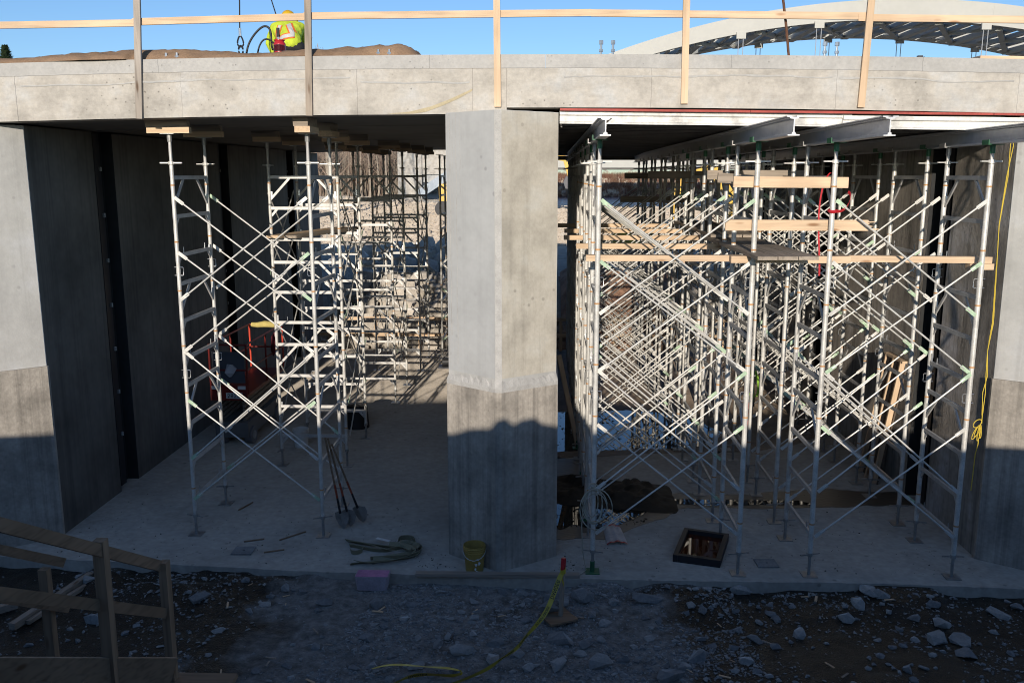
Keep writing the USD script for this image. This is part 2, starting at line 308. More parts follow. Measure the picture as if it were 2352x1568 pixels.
for a, b in zip(joints[:-1], joints[1:]):
    bot = 6.33 if b <= -0.9 else (6.36 if b <= 0.2 else 6.415)
    obj("fascia_panel", arched(a + 0.0014, b - 0.0014, FY + rng.uniform(-0.003, 0.003), 1.15, bot, 6.925), M["fascia"], deck)
cj = [-15.0, -9.0, -5.27, -1.56, 0.0, 2.47, 4.98, 8.0, 15.0]
for a, b in zip(cj[:-1], cj[1:]):
    obj("curb_segment", arched(a + 0.0014, b - 0.0014, FY + 0.008, 1.25, 6.929, 7.105), M["curb"], deck)
ys_l = [1.16, 3.48, 9.22, 14.68, 18.0]
for a, b in zip(ys_l[:-1], ys_l[1:]):
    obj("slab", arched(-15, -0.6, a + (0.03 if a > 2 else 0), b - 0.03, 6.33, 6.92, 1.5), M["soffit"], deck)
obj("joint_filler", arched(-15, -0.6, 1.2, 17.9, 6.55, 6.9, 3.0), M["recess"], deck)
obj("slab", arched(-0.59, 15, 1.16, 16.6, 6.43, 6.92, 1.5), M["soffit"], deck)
for x0, x1, z0_ in ((-7.2, -2.6, 6.80), (-2.5, -1.0, 6.76), (0.25, 3.85, 6.83), (3.9, 6.2, 6.82)):
    xx = np.arange(x0, x1, 0.04); zz = z0_ + zc(xx) + 0.09 * (meshkit.fbm(np.stack([xx * 1.3, 0 * xx + x0, 0 * xx], -1), 4, 3) - 0.5); tt = 0.004 + 0.012 * meshkit.noise(np.stack([xx * 5, 0 * xx, 0 * xx + x0], -1), 2)
    v = np.concatenate([np.stack([xx, 0 * xx + FY - 0.006, zz - tt], 1), np.stack([xx, 0 * xx + FY - 0.006, zz + tt], 1)]); n = len(xx)
    obj("pour_line", (v, [(i, i + 1, n + i + 1, n + i) for i in range(n - 1)]), M["curb"], deck)
# rust coloured stain on the fascia
st = [(-2.15, 6.335), (-1.85, 6.36), (-1.55, 6.43), (-1.3, 6.52), (-1.12, 6.60), (-0.98, 6.66), (-0.99, 6.63), (-1.2, 6.52), (-1.42, 6.43), (-1.62, 6.36), (-1.8, 6.335)]
m_ = trimesh.creation.extrude_polygon(Polygon(st), 0.003, engine="earcut")
vv = np.array(m_.vertices)
obj("stain", (np.stack([vv[:, 0], FY - 0.007 + vv[:, 2], vv[:, 1]], 1), m_.faces), M["patch"], deck)

def pier_shape(cx, wl, wr, yl, yr, yn, y1, grow=0.0):
    r = 0.045
    return [(cx - wl - grow, y1), (cx - wl - grow, yl - grow), (cx - r, yn + r * 0.75 - grow), (cx + r, yn + r * 0.75 - grow), (cx + wr + grow, yr - grow), (cx + wr + grow, y1)][::-1]
def make_pier(name, label, cx, wl, wr, yl, yr, yn, y1, top):
    t = thing(name, label, "pier")
    obj("upper_shaft", MB().prism(pier_shape(cx, wl, wr, yl, yr, yn, y1), 2.70, top), M["pier"], t)
    lo = pier_shape(cx, wl, wr, yl, yr, yn, y1, 0.028)
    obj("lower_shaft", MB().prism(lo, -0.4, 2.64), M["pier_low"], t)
    a, b = np.array(lo), np.array(pier_shape(cx, wl, wr, yl, yr, yn, y1))
    # rough shoulder where the two pours meet
    mb = MB(); n = len(a)
    dens_a, dens_b = [], []
    for i in range(n):
        p, q, p2, q2 = a[i], a[(i + 1) % n], b[i], b[(i + 1) % n]
        k = max(1, int(np.linalg.norm(q - p) / 0.06)) if max(p[1], q[1]) < 3 else 1
        for s in range(k):
            u = s / k; dens_a.append((*(p + (q - p) * u), 2.642 + 0.03 * rng.random())); dens_b.append((*(p2 + (q2 - p2) * u), 2.72 + 0.06 * rng.random()))
    k = len(dens_a)
    v = [(x, y, 2.6) for x, y, _ in dens_a] + dens_a + [(x, y, z) for x, y, z in dens_b]
    f = [(i, (i + 1) % k, (i + 1) % k + k, i + k) for i in range(k)] + [(i + k, (i + 1) % k + k, (i + 1) % k + 2 * k, i + 2 * k) for i in range(k)]
    obj("construction_joint", MB().add(np.array(v) + np.array([0, -0.002, 0]), f), M["grout"], t)
    return t
cp = make_pier("center_pier", "concrete pier with pointed nose standing between the two openings", -0.61, 0.74, 0.79, 0.77, 0.75, 0.17, 18.0, 6.345)
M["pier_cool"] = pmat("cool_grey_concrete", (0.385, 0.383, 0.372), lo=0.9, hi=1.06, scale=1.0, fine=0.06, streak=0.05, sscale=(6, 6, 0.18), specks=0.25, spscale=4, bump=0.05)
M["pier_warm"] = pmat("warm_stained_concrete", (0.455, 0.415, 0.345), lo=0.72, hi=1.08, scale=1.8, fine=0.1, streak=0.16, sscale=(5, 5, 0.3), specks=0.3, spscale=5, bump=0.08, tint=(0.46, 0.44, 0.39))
def face_skin(name, p, q, mat):
    p, q = np.array(p), np.array(q); d = (q - p) / np.linalg.norm(q - p); n_ = np.array([d[1], -d[0]]); p, q = p + d * 0.004, q - d * 0.004
    a, b, c, e = p + n_ * 0.0025, q + n_ * 0.0025, q - n_ * 0.001, p - n_ * 0.001
    obj(name, MB().hexa([(*a, 2.79), (*b, 2.79), (*c, 2.79), (*e, 2.79)], [(*a, 6.34), (*b, 6.34), (*c, 6.34), (*e, 6.34)]), mat, cp)
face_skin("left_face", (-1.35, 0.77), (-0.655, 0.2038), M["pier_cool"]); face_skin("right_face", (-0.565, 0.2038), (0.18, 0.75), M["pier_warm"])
obj("ridge_strip", MB().box(-0.61 - 0.043, -0.61 + 0.043, 0.17 + 0.0315, 0.17 + 0.06, 2.74, 6.34), M["grout"], cp)  # pale strip painted along the nose to stand for its edge highlight
for x, w_, z_ in ((-1.325, 0.012, 2.9), (-1.29, 0.02, 3.3), (-1.25, 0.008, 4.6), (-1.20, 0.012, 2.9), (-1.14, 0.006, 5.0)):
    n_ = np.array([-0.63, -0.776]); tg_ = np.array([0.776, -0.63]); t0 = np.array([-1.35, 0.77]); u0 = (x + 1.35) / 0.776
    v = []
    for k in range(24):
        zz = 6.33 - (6.33 - z_) * k / 23; ww = w_ * (0.6 + 0.8 * rng.random()); o_ = 0.006 * math.sin(k * 0.9 + x * 40)
        for s2 in (-1, 1):
            q_ = t0 + tg_ * (u0 + o_ + s2 * ww / 2) + n_ * 0.004; v.append((q_[0], q_[1], zz))
    obj("drip_streak", (np.array(v), [(2 * k, 2 * k + 1, 2 * k + 3, 2 * k + 2)[::-1] for k in range(23)]), M["grout"], cp)

def side_wall(name, label, sx, x, slots, top, cx):
    """A tunnel's outer wall with its pointed front and deep vertical joints. sx: +1 when the open tunnel lies towards +x."""
    t = thing(name, label, "wall")
    y0, yn = (1.22, 0.55) if sx > 0 else (0.88, 0.32)
    e = -sx
    def nose(g):
        r = 0.045
        pts = [(x + sx * g, y0 + 0.02), (x + sx * g, y0 - g), (cx - sx * -r, yn + 0.03 - g), (cx - sx * r, yn + 0.03 - g), (cx + e * 0.8, y0 - g), (cx + e * 0.8, y0 + 0.02)]
        pp = Polygon(pts)
        return list(pp.exterior.coords)[:-1] if pp.exterior.is_ccw else list(pp.exterior.coords)[:-1][::-1]
    obj("front_upper_shaft", MB().prism(nose(0), 2.70, top), M["pier"], t)
    obj("front_lower_shaft", MB().prism(nose(0.028), -0.4, 2.70), M["pier_low"], t)
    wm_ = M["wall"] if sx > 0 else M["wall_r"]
    xa, xb = sorted((x, x + e * 3.0))
    obj("wall_segment", MB().box(xa, xb, y0 + 0.021, slots[0][0], -0.4, top), wm_, t)
    ends = [s for s in slots] + [(18.0, 18.0)]
    for (a, b), (c, _) in zip(ends[:-1], ends[1:]):
        xa, xb = sorted((x, x + e * 3.0))
        obj("wall_segment", MB().box(xa, xb, b, c, -0.4, top), wm_, t)
        xa, xb = sorted((x + e * 0.20, x + e * 3.0))
        obj("joint_recess", MB().box(xa, xb, a - 0.05 if a > 4 else a, b, -0.4, top), M["recess"], t)
        ym = a * 0.45 + b * 0.55
        xa, xb = sorted((x + e * 0.0015, x + e * 0.199))
        obj("joint_lining", MB().box(xa, xb, b - 0.012, b - 0.0005, -0.4, top).box(xa, xb, a + 0.0005, a + 0.012, -0.4, top), M["recess"], t, kind="stuff")  # dark plates added so the open slot reads as deep shade
        xa, xb = sorted((x + e * 0.13, x + e * 0.199))
        sl = obj("waterstop", MB().box(xa, xb, ym - 0.1, ym + 0.1, 0, top), M["darksteel"], t)
        bm = MB()
        for z in np.arange(0.9, 6.0, 0.78):
            bm.box(*(sorted((x + e * 0.10, x + e * 0.1295))), ym + 0.03, ym + 0.075, z, z + 0.07)
        obj("bolts", bm, M["stone_pale"], sl, kind="stuff")
    return t
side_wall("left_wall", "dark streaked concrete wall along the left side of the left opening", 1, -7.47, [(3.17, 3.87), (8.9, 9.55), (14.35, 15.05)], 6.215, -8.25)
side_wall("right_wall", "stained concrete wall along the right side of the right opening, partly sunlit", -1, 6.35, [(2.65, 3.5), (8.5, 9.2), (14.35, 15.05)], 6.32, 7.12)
# tunnel floor slab
edge = [(-12, 0.55), (-8, 0.42), (-5.44, 0.25), (-4.2, 0.15), (-3.25, 0.08), (-1, 0.0), (1.05, -0.03), (3.0, -0.02), (4.58, -0.01), (5.6, -0.06), (6.54, -0.11), (9, -0.2), (12, -0.2)]
e2 = []
for (a, b) in zip(edge[:-1], edge[1:]):
    k = max(1, int((b[0] - a[0]) / 0.12))
    for i in range(k):
        u = i / k; e2.append((a[0] + (b[0] - a[0]) * u, a[1] + (b[1] - a[1]) * u + rng.uniform(-0.012, 0.012)))
obj("floor_slab", MB().prism(e2 + [(12, -0.2), (12, 16.4), (-12, 16.4)], -0.5, 0.0), M["floor"], kind="structure")

# ------------------------------------------------------------------ formwork carrying the unfinished right half
def zj(x): return 6.20 - 0.013 * (x - 0.2)      # underside of the joists
form = thing("soffit_formwork", "row of aluminium joists and plywood carrying the deck over the right opening", "formwork")
def joist(y, x0, x1, mat, name="joist", h=0.17, lift=0.0):
    prof = [(-0.045, 0), (0.045, 0), (0.045, 0.022), (0.012, 0.03), (0.012, 0.105), (0.05, 0.118), (0.05, h), (-0.05, h), (-0.05, 0.118), (-0.012, 0.105), (-0.012, 0.03), (-0.045, 0.022)]
    a = [(x0, y + p, zj(x0) + q + lift) for p, q in prof]; b = [(x1, y + p, zj(x1) + q + lift) for p, q in prof]
    n = len(prof)
    tri = trimesh.creation.triangulate_polygon(Polygon(prof), engine="earcut")
    mb = MB().add(a + b, [(i, (i + 1) % n, (i + 1) % n + n, i + n) for i in range(n)])
    key = {tuple(np.round(p, 5)): i for i, p in enumerate(prof)}
    idx = [[key[tuple(np.round(tri[0][k], 5))] for k in t] for t in tri[1]]
    mb.add(a, [t[::-1] for t in idx]); mb.add(b, idx)
    return obj(name, mb, mat, form)
joist(0.90, 0.20, 4.12, M["alum_white"], "front_joist", lift=0.005).SetCustomDataByKey("label", "cement smeared front joist")
joist(0.865, 4.0, 7.2, M["alum_white"], "front_joist", lift=-0.02)
for k in range(34):
    joist(1.34 + 0.445 * k, 0.22, 6.30, M["joist"], lift=-0.10 * sstep(9, 16.2, 1.34 + 0.445 * k) )
tops = [(0.2, 2.75, 0.0), (2.75, 4.15, -0.012), (4.15, 5.95, 0.0), (5.95, 7.3, -0.01)]
for x0, x1, dz in tops:
    a, b = zj(x0) + 0.172 + dz * 0, zj(x1) + 0.172
    mb = MB().hexa([(x0, 0.80 + dz, a), (x0, 16.5, a - 0.1), (x0, 16.5, a + 0.028 - 0.1), (x0, 0.80 + dz, a + 0.028)], [(x1 - 0.004, 0.80 + dz, b), (x1 - 0.004, 16.5, b - 0.1), (x1 - 0.004, 16.5, b - 0.072), (x1 - 0.004, 0.80 + dz, b + 0.028)])
    obj("plywood_sheet", mb, M["ply"], form)
    obj("plywood_edge", MB().hexa([(x0, 0.775 + dz, a), (x0, 0.797 + dz, a), (x0, 0.797 + dz, a + 0.03), (x0, 0.775 + dz, a + 0.03)], [(x1 - 0.004, 0.775 + dz, b), (x1 - 0.004, 0.797 + dz, b), (x1 - 0.004, 0.797 + dz, b + 0.03), (x1 - 0.004, 0.775 + dz, b + 0.03)]), M["plyred"], form)
def stringer(x, y0, zt, label):
    p = [(-0.065, 0), (0.065, 0), (0.065, 0.012), (0.02, 0.016), (0.02, 0.034), (0.006, 0.04), (0.006, 0.178), (0.05, 0.186), (0.05, 0.196), (0.085, 0.203), (0.085, 0.214), (0.025, 0.214), (0.025, 0.2)]
    p = p + [(-a, b) for a, b in p[::-1] if a > 0.0001][:-1]
    poly = Polygon(p)
    m = trimesh.creation.extrude_polygon(poly, 16.25 - y0, engine="earcut")
    v = np.array(m.vertices)
    v = np.stack([x - v[:, 0], y0 + v[:, 2], zt - 0.214 + v[:, 1]], 1)
    v[:, 2] -= 0.06 * sstep(9, 16.2, v[:, 1])
    t = thing("stringer_beam", label, "beam", "aluminium beams on top of the shoring towers")
    obj("beam", (v, m.faces), M["alum"], t)
    return t
LX = (0.71, 2.75, 3.74, 5.71)
BZ = [zj(x) - 0.006 - 0.214 for x in LX]
stringer(LX[0], -0.85, BZ[0] + 0.214, "short jutting aluminium beam end beside the center pier")
stringer(LX[1], -1.40, BZ[1] + 0.214, "aluminium beam jutting out second from the center pier")
stringer(LX[2], -1.55, BZ[2] + 0.214, "aluminium beam jutting out third from the center pier")
stringer(LX[3], -1.60, BZ[3] + 0.214, "aluminium beam nearest to the right wall, its end beyond the frame")
obj("end_ledger", MB().box(0.22, 6.33, 16.26, 16.42, 5.965, 6.09), M["ply"], form)

# ------------------------------------------------------------------ shoring towers
LEVELS = [(4.12, 5.66, (5.48, 4.92, 4.35)), (2.57, 4.12, (3.93, 3.37, 2.80)), (0.33, 2.57, (2.38, 1.78, 1.18, 0.60))]
PINS = (5.20, 4.40, 3.70, 2.92, 2.17, 1.25, 0.60)
XPAIRS = ((0, 2), (1, 3), (3, 5), (4, 6))
def leg_mesh(x, y, z0, z1, r, collar):
    mb = MB().tube((x, y, z0 + 0.003), (x, y, z1 - 0.003), r, 14)
    if collar: mb.tube((x, y, z0 - 0.035), (x, y, z0 + 0.035), r + 0.004, 14)
    return mb
def add_frame(mb_or_t, x, w, r, lv, detail, flip, wood_foot=False):
    z0, z1, rungs = lv
    rw = 0.042
    def part(name, mb, mat):
        if detail: obj(name, mb, mat, mb_or_t)
        else: mb_or_t.add(*mb.get())
    for y in (0, w): part("leg", leg_mesh(x, y, z0, z1, r, z0 > 1), M["galv"])
    for i, z in enumerate(rungs):
        part("rung", MB().bar((x, r * 0.8, z), (x, w - r * 0.8, z), 0.034, 0.055), M["rung"])
        a, d = (0.30 * w, 0.40) if i == 0 else (0.10 * w, 0.14)
        for s in (0, 1):
            ya, yb = (a, r * 0.7) if s == 0 else (w - a, w - r * 0.7)
            part("knee_brace", MB().bar((x, ya, z - 0.022), (x, yb, z - d), 0.022 if i == 0 else 0.012, 0.042), M["rung"])
    if detail:
        mb = MB()
        for y in (0, w):
            sx = -1 if flip else 1
            if z0 > 1:
                h = [(x + sx * (r + 0.002), y, z0 + 0.06), (x + sx * (r + 0.035), y, z0 + 0.06), (x + sx * (r + 0.045), y, z0 + 0.05), (x + sx * (r + 0.045), y, z0 - 0.05), (x + sx * (r + 0.035), y, z0 - 0.06), (x + sx * (r + 0.002), y, z0 - 0.06)]
                mb.path(h, 0.006, 5)
                for dz in (0.06, -0.06): mb.tube((x - sx * r, y, z0 + dz), (x - sx * (r + 0.03), y, z0 + dz), 0.005, 5)
            for p in PINS:
                if z0 < p < z1:
                    mb.box(x - 0.012, x + 0.012, y + (r if y == 0 else -r - 0.028), y + (r + 0.028 if y == 0 else -r), p - 0.09, p + 0.02)
        om = MB()
        for y in (0, w):
            for q in (z0 + 0.42, z1 - 0.30): om.tube((x, y, q), (x, y, q + 0.022), r + 0.0012, 14)
        obj("orange_marks", om, M["rustmark"], mb_or_t, kind="stuff")
        for z in rungs[-1:]:
            for q in (0.18, 0.82): mb.tube((x, w * q, z + 0.02), (x, w * q, z + 0.11), 0.007, 5)
        obj("lock_clips", mb, M["zinc"], mb_or_t, kind="stuff")
def make_tower(name, label, dx, w, heads, r=0.0345, detail=True, green=True, wood=False, floor_pad=None, group=None):
    t = thing(name, label, "shoring tower", group)
    for x, flip in ((0.0, False), (dx, True)):
        for lv in LEVELS:
            if detail:
                f = UsdGeom.Xform.Define(stage, numbered(path_of(t), "end_frame")).GetPrim()
                add_frame(f, x, w, r, lv, True, flip)
            else:
                mb = MB(); add_frame(mb, x, w, r, lv, False, flip); obj("end_frame", mb, M["galv"], t)
    for y in (-0.5 * r, w + 0.5 * r):
        o = -1 if y < 0 else 1
        for a, b in XPAIRS:
            for s, (za, zb) in enumerate(((PINS[a], PINS[b]), (PINS[b], PINS[a]))):
                yy = y + o * (0.022 + 0.028 * s)
                p, q = np.array((r * 0.9, yy, za)), np.array((dx - r * 0.9, yy, zb))
                d = (q - p) / np.linalg.norm(q - p)
                mb = MB().tube(p + d * 0.10, q - d * 0.10, 0.0125, 8)
                tips = []
                for u, v, e in ((p, p + d * 0.16, 0), (q, q - d * 0.16, 1)):
                    tips.append(MB().bar(u, v, 0.007, 0.05, up=np.cross(d, (0, 1, 0))))
                if detail:
                    br = obj("cross_brace", mb, M["galv"], t)
                    for i, tp in enumerate(tips): obj("flattened_end", tp, M["tip"] if rng.random() < 0.4 else M["galv"], br)
                else:
                    for tp in tips: mb.add(*tp.get())
                    obj("cross_brace", mb, M["galv"], t)
    for x, hz in ((0.0, heads[0]), (dx, heads[1])):
        for y in (0, w):
            g = green and rng.random() < 0.35
            mb = MB().tube((x, y, 0.008), (x, y, 0.5), 0.022, 10)
            js = obj("base_jack", mb, M["screw"], t)
            nut = MB().tube((x, y, 0.29), (x, y, 0.335), 0.04, 10); an = rng.uniform(-0.5, 0.5)
            nut.bar((x - 0.15 * math.cos(an), y - 0.15 * math.sin(an), 0.312), (x + 0.15 * math.cos(an), y + 0.15 * math.sin(an), 0.312), 0.022, 0.016)
            bp = MB().box(x - 0.10, x + 0.10, y - 0.10, y + 0.10, 0.003, 0.013)
            if g: bp.tube((x, y, 0.013), (x, y, 0.16), 0.034, 10)
            hj = MB().tube((x, y, 5.4), (x, y, hz - 0.015), 0.023, 10)
            hn = MB().tube((x, y, 5.665), (x, y, 5.71), 0.042, 10)
            an = rng.uniform(-0.3, 0.3)
            hn.bar((x - 0.16 * math.cos(an), y - 0.16 * math.sin(an), 5.69), (x + 0.16 * math.cos(an), y + 0.16 * math.sin(an), 5.69), 0.03, 0.018)
            hd = MB().box(x - 0.10, x + 0.10, y - 0.09, y + 0.09, hz - 0.014, hz - 0.002)
            hd.tube((x, y, hz - 0.12), (x, y, hz - 0.014), 0.034, 10)
            if green:
                hd.box(x - 0.10, x - 0.09, y - 0.09, y + 0.09, hz - 0.002, hz + 0.05)
            if detail:
                obj("adjusting_nut", nut, M["screw"], js); obj("base_plate", bp, M["greenhead"] if g else M["screw"], js)
                h2 = obj("head_jack", hj, M["rung"], t); obj("adjusting_nut", hn, M["galv"], h2); obj("head_plate", hd, M["greenhead"] if green and y == 0 else M["screw"], h2)
            else:
                for e in (hn, hd): hj.add(*e.get())
                obj("head_jack", hj, M["screw"], t)
    return t
W = 1.26
ORD = ["front", "second", "third", "fourth", "fifth", "sixth", "seventh", "eighth", "ninth", "tenth"]
GR = "shoring towers under the right opening's formwork"
pr = {}
for k in range(8):
    for side, (xa, xb, ha, hb) in (("left", (LX[0], LX[1], BZ[0], BZ[1])), ("right", (LX[2], LX[3], BZ[2], BZ[3]))):
        dz = -0.06 * float(sstep(9, 16.2, 0.22 + 1.93 * k))
        lab = f"steel shoring tower in the {ORD[k]} row, {side} file, under the right opening's formwork"
        key = (side, k < 4)
        if key not in pr:
            pr[key] = make_tower("shoring_tower", lab, xb - xa, W, (ha - (0 if k < 4 else 0.03), hb - (0 if k < 4 else 0.03)), detail=k < 4, group=GR)
            UsdGeom.Xformable(pr[key]).AddTranslateOp(opSuffix="place").Set(Gf.Vec3d(xa, 0.22 + 1.93 * k, 0))
        else:
            dup(pr[key], (xa, 0.22 + 1.93 * k, 0), 0, lab, GR)
# left opening: one tower across, then towers turned a quarter, standing further back
HL = 6.105
tA = make_tower("shoring_tower", "steel frame shoring tower nearest to the viewer in the left opening", 2.0, 1.32, (HL, HL), r=0.029, green=False, group="shoring towers in the left opening")
UsdGeom.Xformable(tA).AddTranslateOp(opSuffix="place").Set(Gf.Vec3d(-5.40, 1.33, 0))
tB = make_tower("shoring_tower", "second shoring tower in the left opening, its ladder-like end frame turned to the viewer", 1.85, 1.26, (HL, HL), r=0.029, green=False, group="shoring towers in the left opening")
UsdGeom.Xformable(tB).AddTranslateOp(opSuffix="place").Set(Gf.Vec3d(-3.77, 4.72, 0)); UsdGeom.Xformable(tB).AddRotateZOp(opSuffix="place").Set(90)
dup(tB, (-3.52, 13.25, 0), rad(90), "fourth shoring tower in the left opening, near the far end and mostly dark", "shoring towers in the left opening")
dup(tB, (-3.64, 9.60, 0), rad(90), "third shoring tower in the left opening, half in the deck's shadow", "shoring towers in the left opening")
tD = dup(tA, (-3.08, 14.9, 0), 0, "farthest shoring tower in the left opening, dark against the gravel, beside the pier", "shoring towers in the left opening")
# timber packing between the left heads and the soffit
def pack(x, y, lx, ly, lab):
    zt = 6.33 + float(zc(x)) - 0.004
    t = thing("timber_block", lab, "timber block", "timber blocks on the left tower heads")
    obj("lower_block", MB().box(x - lx / 2, x + lx / 2, y - ly / 2, y + ly / 2, HL, HL + 0.085), M["wood_x"] if lx > ly else M["wood_y"], t)
    obj("upper_block", MB().box(x - lx / 2 - 0.02, x + lx / 2 - 0.03, y - ly / 2 + 0.01, y + ly / 2 + 0.03, HL + 0.0855, zt), M["worn_x"], t)
    return t
for i, (tx, ty, row) in enumerate(((-5.40, 1.33, "front"), (-3.40, 1.33, "front"), (-5.40, 2.65, "front"), (-3.40, 2.65, "front"))):
    pack(tx, ty, 0.62 if i in (0, 2) else 0.22, 0.09 if i in (0, 2) else 0.5, ["long sunlit timber block on the left opening's front tower, front left head", "short sunlit timber block on the left opening's front tower, front right head", "shaded timber block on the left opening's front tower, rear left head", "shaded timber block on the left opening's front tower, rear right head"][i])
for bx, by, nm in ((-3.77, 4.72, "second"), (-3.64, 9.6, "third"), (-3.52, 13.25, "fourth")):
    for ux, uy, q in ((0, 0, "front right"), (-1.26, 0, "front left"), (0, 1.85, "rear right"), (-1.26, 1.85, "rear left")):
        pack(bx + ux, by + uy, 0.5, 0.09, f"dark timber block on the left opening's {nm} tower, {q} head")

# ------------------------------------------------------------------ boards and planks on the towers
def board(name, p, q, w, h, mat, label, cat="board", group=None, up=(0, 0, 1)):
    return obj(name, MB().bar(p, q, w, h, up), mat, label=label, cat=cat, group=group)
board("ledger_board", (0.56, 0.40, 4.425), (2.98, 0.42, 4.425), 0.14, 0.08, M["wood_x"], "long fresh board laid across the left file of towers at mid height, nearest the pier")
board("ledger_board", (2.46, 0.26, 4.425), (4.02, 0.28, 4.425), 0.12, 0.09, M["wood_x"], "short fresh board with blue end under the ends of the walking planks")
board("ledger_board", (3.9, 0.44, 4.425), (5.92, 0.44, 4.41), 0.13, 0.085, M["wood_x"], "long fresh board with knots reaching to the right wall at mid height")
board("ledger_board", (5.62, 0.40, 4.325), (5.94, 0.42, 4.325), 0.12, 0.08, M["wood_x"], "stub of lumber under the right end of the ledger board at the right wall")
board("guard_board", (2.46, 0.29, 5.43), (3.94, 0.29, 5.42), 0.04, 0.14, M["wood_x"], "upper fresh guard board wired behind the two middle front legs")
mb = MB(); x0, x1, z, hh = 2.38, 4.22, 4.87, 0.07
mb.box(x0, x1, 0.27, 0.31, z - hh, z + hh)
for z0_, z1_, l in ((-hh, -0.03, 0.16), (-0.03, 0.005, 0.07), (0.005, 0.035, 0.03), (0.035, 0.055, 0.11), (0.055, hh, 0.02)):
    mb.hexa([(x1, 0.27, z + z0_), (x1, 0.31, z + z0_), (x1, 0.31, z + z1_), (x1, 0.27, z + z1_)], [(x1 + l, 0.28, z + (z0_ + z1_) / 2 - 0.004), (x1 + l, 0.30, z + (z0_ + z1_) / 2 - 0.004), (x1 + l, 0.30, z + (z0_ + z1_) / 2 + 0.004), (x1 + l, 0.28, z + (z0_ + z1_) / 2 + 0.004)])
obj("guard_board", mb, M["wood_x"], label="lower guard board with a splintered right end across the two middle front legs", cat="board")
board("cross_board", (2.5, 1.58, 5.48), (3.72, 1.58, 5.40), 0.05, 0.14, M["worn_x"], "brown board in shade behind the upper guard board")
for i, (x, y0, y1, m) in enumerate(((2.66, -0.42, 3.5, "wood_grey"), (2.92, -0.40, 3.5, "worn_y"), (3.18, -0.38, 3.5, "worn_y"))):
    board("walking_plank", (x + 0.12, y0, 4.497), (x + 0.12, y1, 4.497), 0.245, 0.045, M["worn_y"], ["left", "middle", "right"][i] + " one of the three near grey walking planks laid side by side between the towers", "plank")
for i, x in enumerate((2.70, 2.96, 3.22)):
    board("walking_plank", (x + 0.12, 3.0, 4.545), (x + 0.12, 7.2, 4.56), 0.245, 0.042, M["worn_y"], ["left", "middle", "right"][i] + " one of the three walking planks further back between the towers", "plank")
for k, (xa, xb, z, lab) in enumerate(((0.5, 2.9, 4.42, "board across the second row of towers, its left end poking out by the pier"), (0.35, 3.0, 4.42, "board across the third row of towers at mid height"), (0.4, 2.9, 4.42, "dark board across the fourth row of towers at mid height"), (0.3, 2.9, 4.42, "dark board across the fifth row of towers at mid height"))):
    y = 0.55 + 1.93 * (k + 1)
    board("ledger_board", (xa, y, z), (xb, y + 0.03, z), 0.14, 0.08, M["wood_x"], lab)
for k, (xa, xb, y, z, lab) in enumerate(((2.0, 3.9, 6.0, 5.52, "dark upper board tied across the fourth row of towers"), (1.9, 3.8, 10.0, 5.5, "dark upper board tied across the sixth row of towers"), (1.8, 3.6, 9.9, 4.95, "dark lower board tied across the sixth row of towers"), (2.5, 4.0, 2.45, 5.52, "brown upper board tied across the second row of towers"))):
    board("cross_board", (xa, y, z), (xb, y, z), 0.05, 0.14, M["worn_x"], lab)
board("walking_plank", (-4.95, 4.5, 4.41), (-4.30, 7.3, 4.41), 0.25, 0.05, M["wood_y"], "brown plank lying on the rungs of the second tower in the left opening", "plank")
board("walking_plank", (-4.62, 4.5, 4.41), (-3.98, 7.3, 4.41), 0.25, 0.05, M["worn_y"], "second plank lying beside the brown plank on the second tower in the left opening", "plank")
board("leaning_timber", (0.31, 5.9, 1.97), (0.71, 6.05, 0.03), 0.05, 0.09, M["wood_z"], "long timber leaning steeply in the gap between the center pier and the towers", "timber")

# ------------------------------------------------------------------ guard rail on the deck edge
for i, (xb, zb, xt, m, lab) in enumerate(((-5.565, 6.275, -5.40, "wood_grey", "grey weathered guard rail post, leftmost on the bridge deck"), (-3.21, 6.31, -3.13, "worn_z", "brown and grey worn guard rail post beside the bent worker"), (-0.64, 6.42, -0.66, "wood_z", "pale fresh guard rail post above the center pier"),
                                      (1.86, 6.455, 1.83, "wood_z", "pale guard rail post left of the tilted one, in front of the arch"), (4.20, 6.40, 4.28, "wood_z", "tilted pale guard rail post, rightmost on the bridge deck"))):
    board("guard_post", (xb, 0.772, zb), (xt, 0.772, 9.2), 0.089, 0.04, M[m], lab, "post", up=(0, 1, 0))
for x0, z0_, x1, z1_, lab in ((-9.0, 7.50, -5.53, 7.535, "leftmost guard rail board along the deck edge"), (-5.58, 7.549, -3.17, 7.602, "guard rail board along the deck edge in front of the bent worker"), (-3.24, 7.610, 0.6, 7.628, "guard rail board along the deck edge above the center pier"), (0.6, 7.626, 4.26, 7.564, "guard rail board along the deck edge crossing the arch's left foot"), (4.10, 7.545, 9.0, 7.46, "rightmost guard rail board along the deck edge")):
    yy = 0.816 if "leftmost" in lab or "center" in lab or "rightmost" in lab else 0.8225
    board("guard_rail", (x0, yy, z0_), (x1, yy, z1_), 0.038, 0.089, M["wood_x"], lab, "rail")

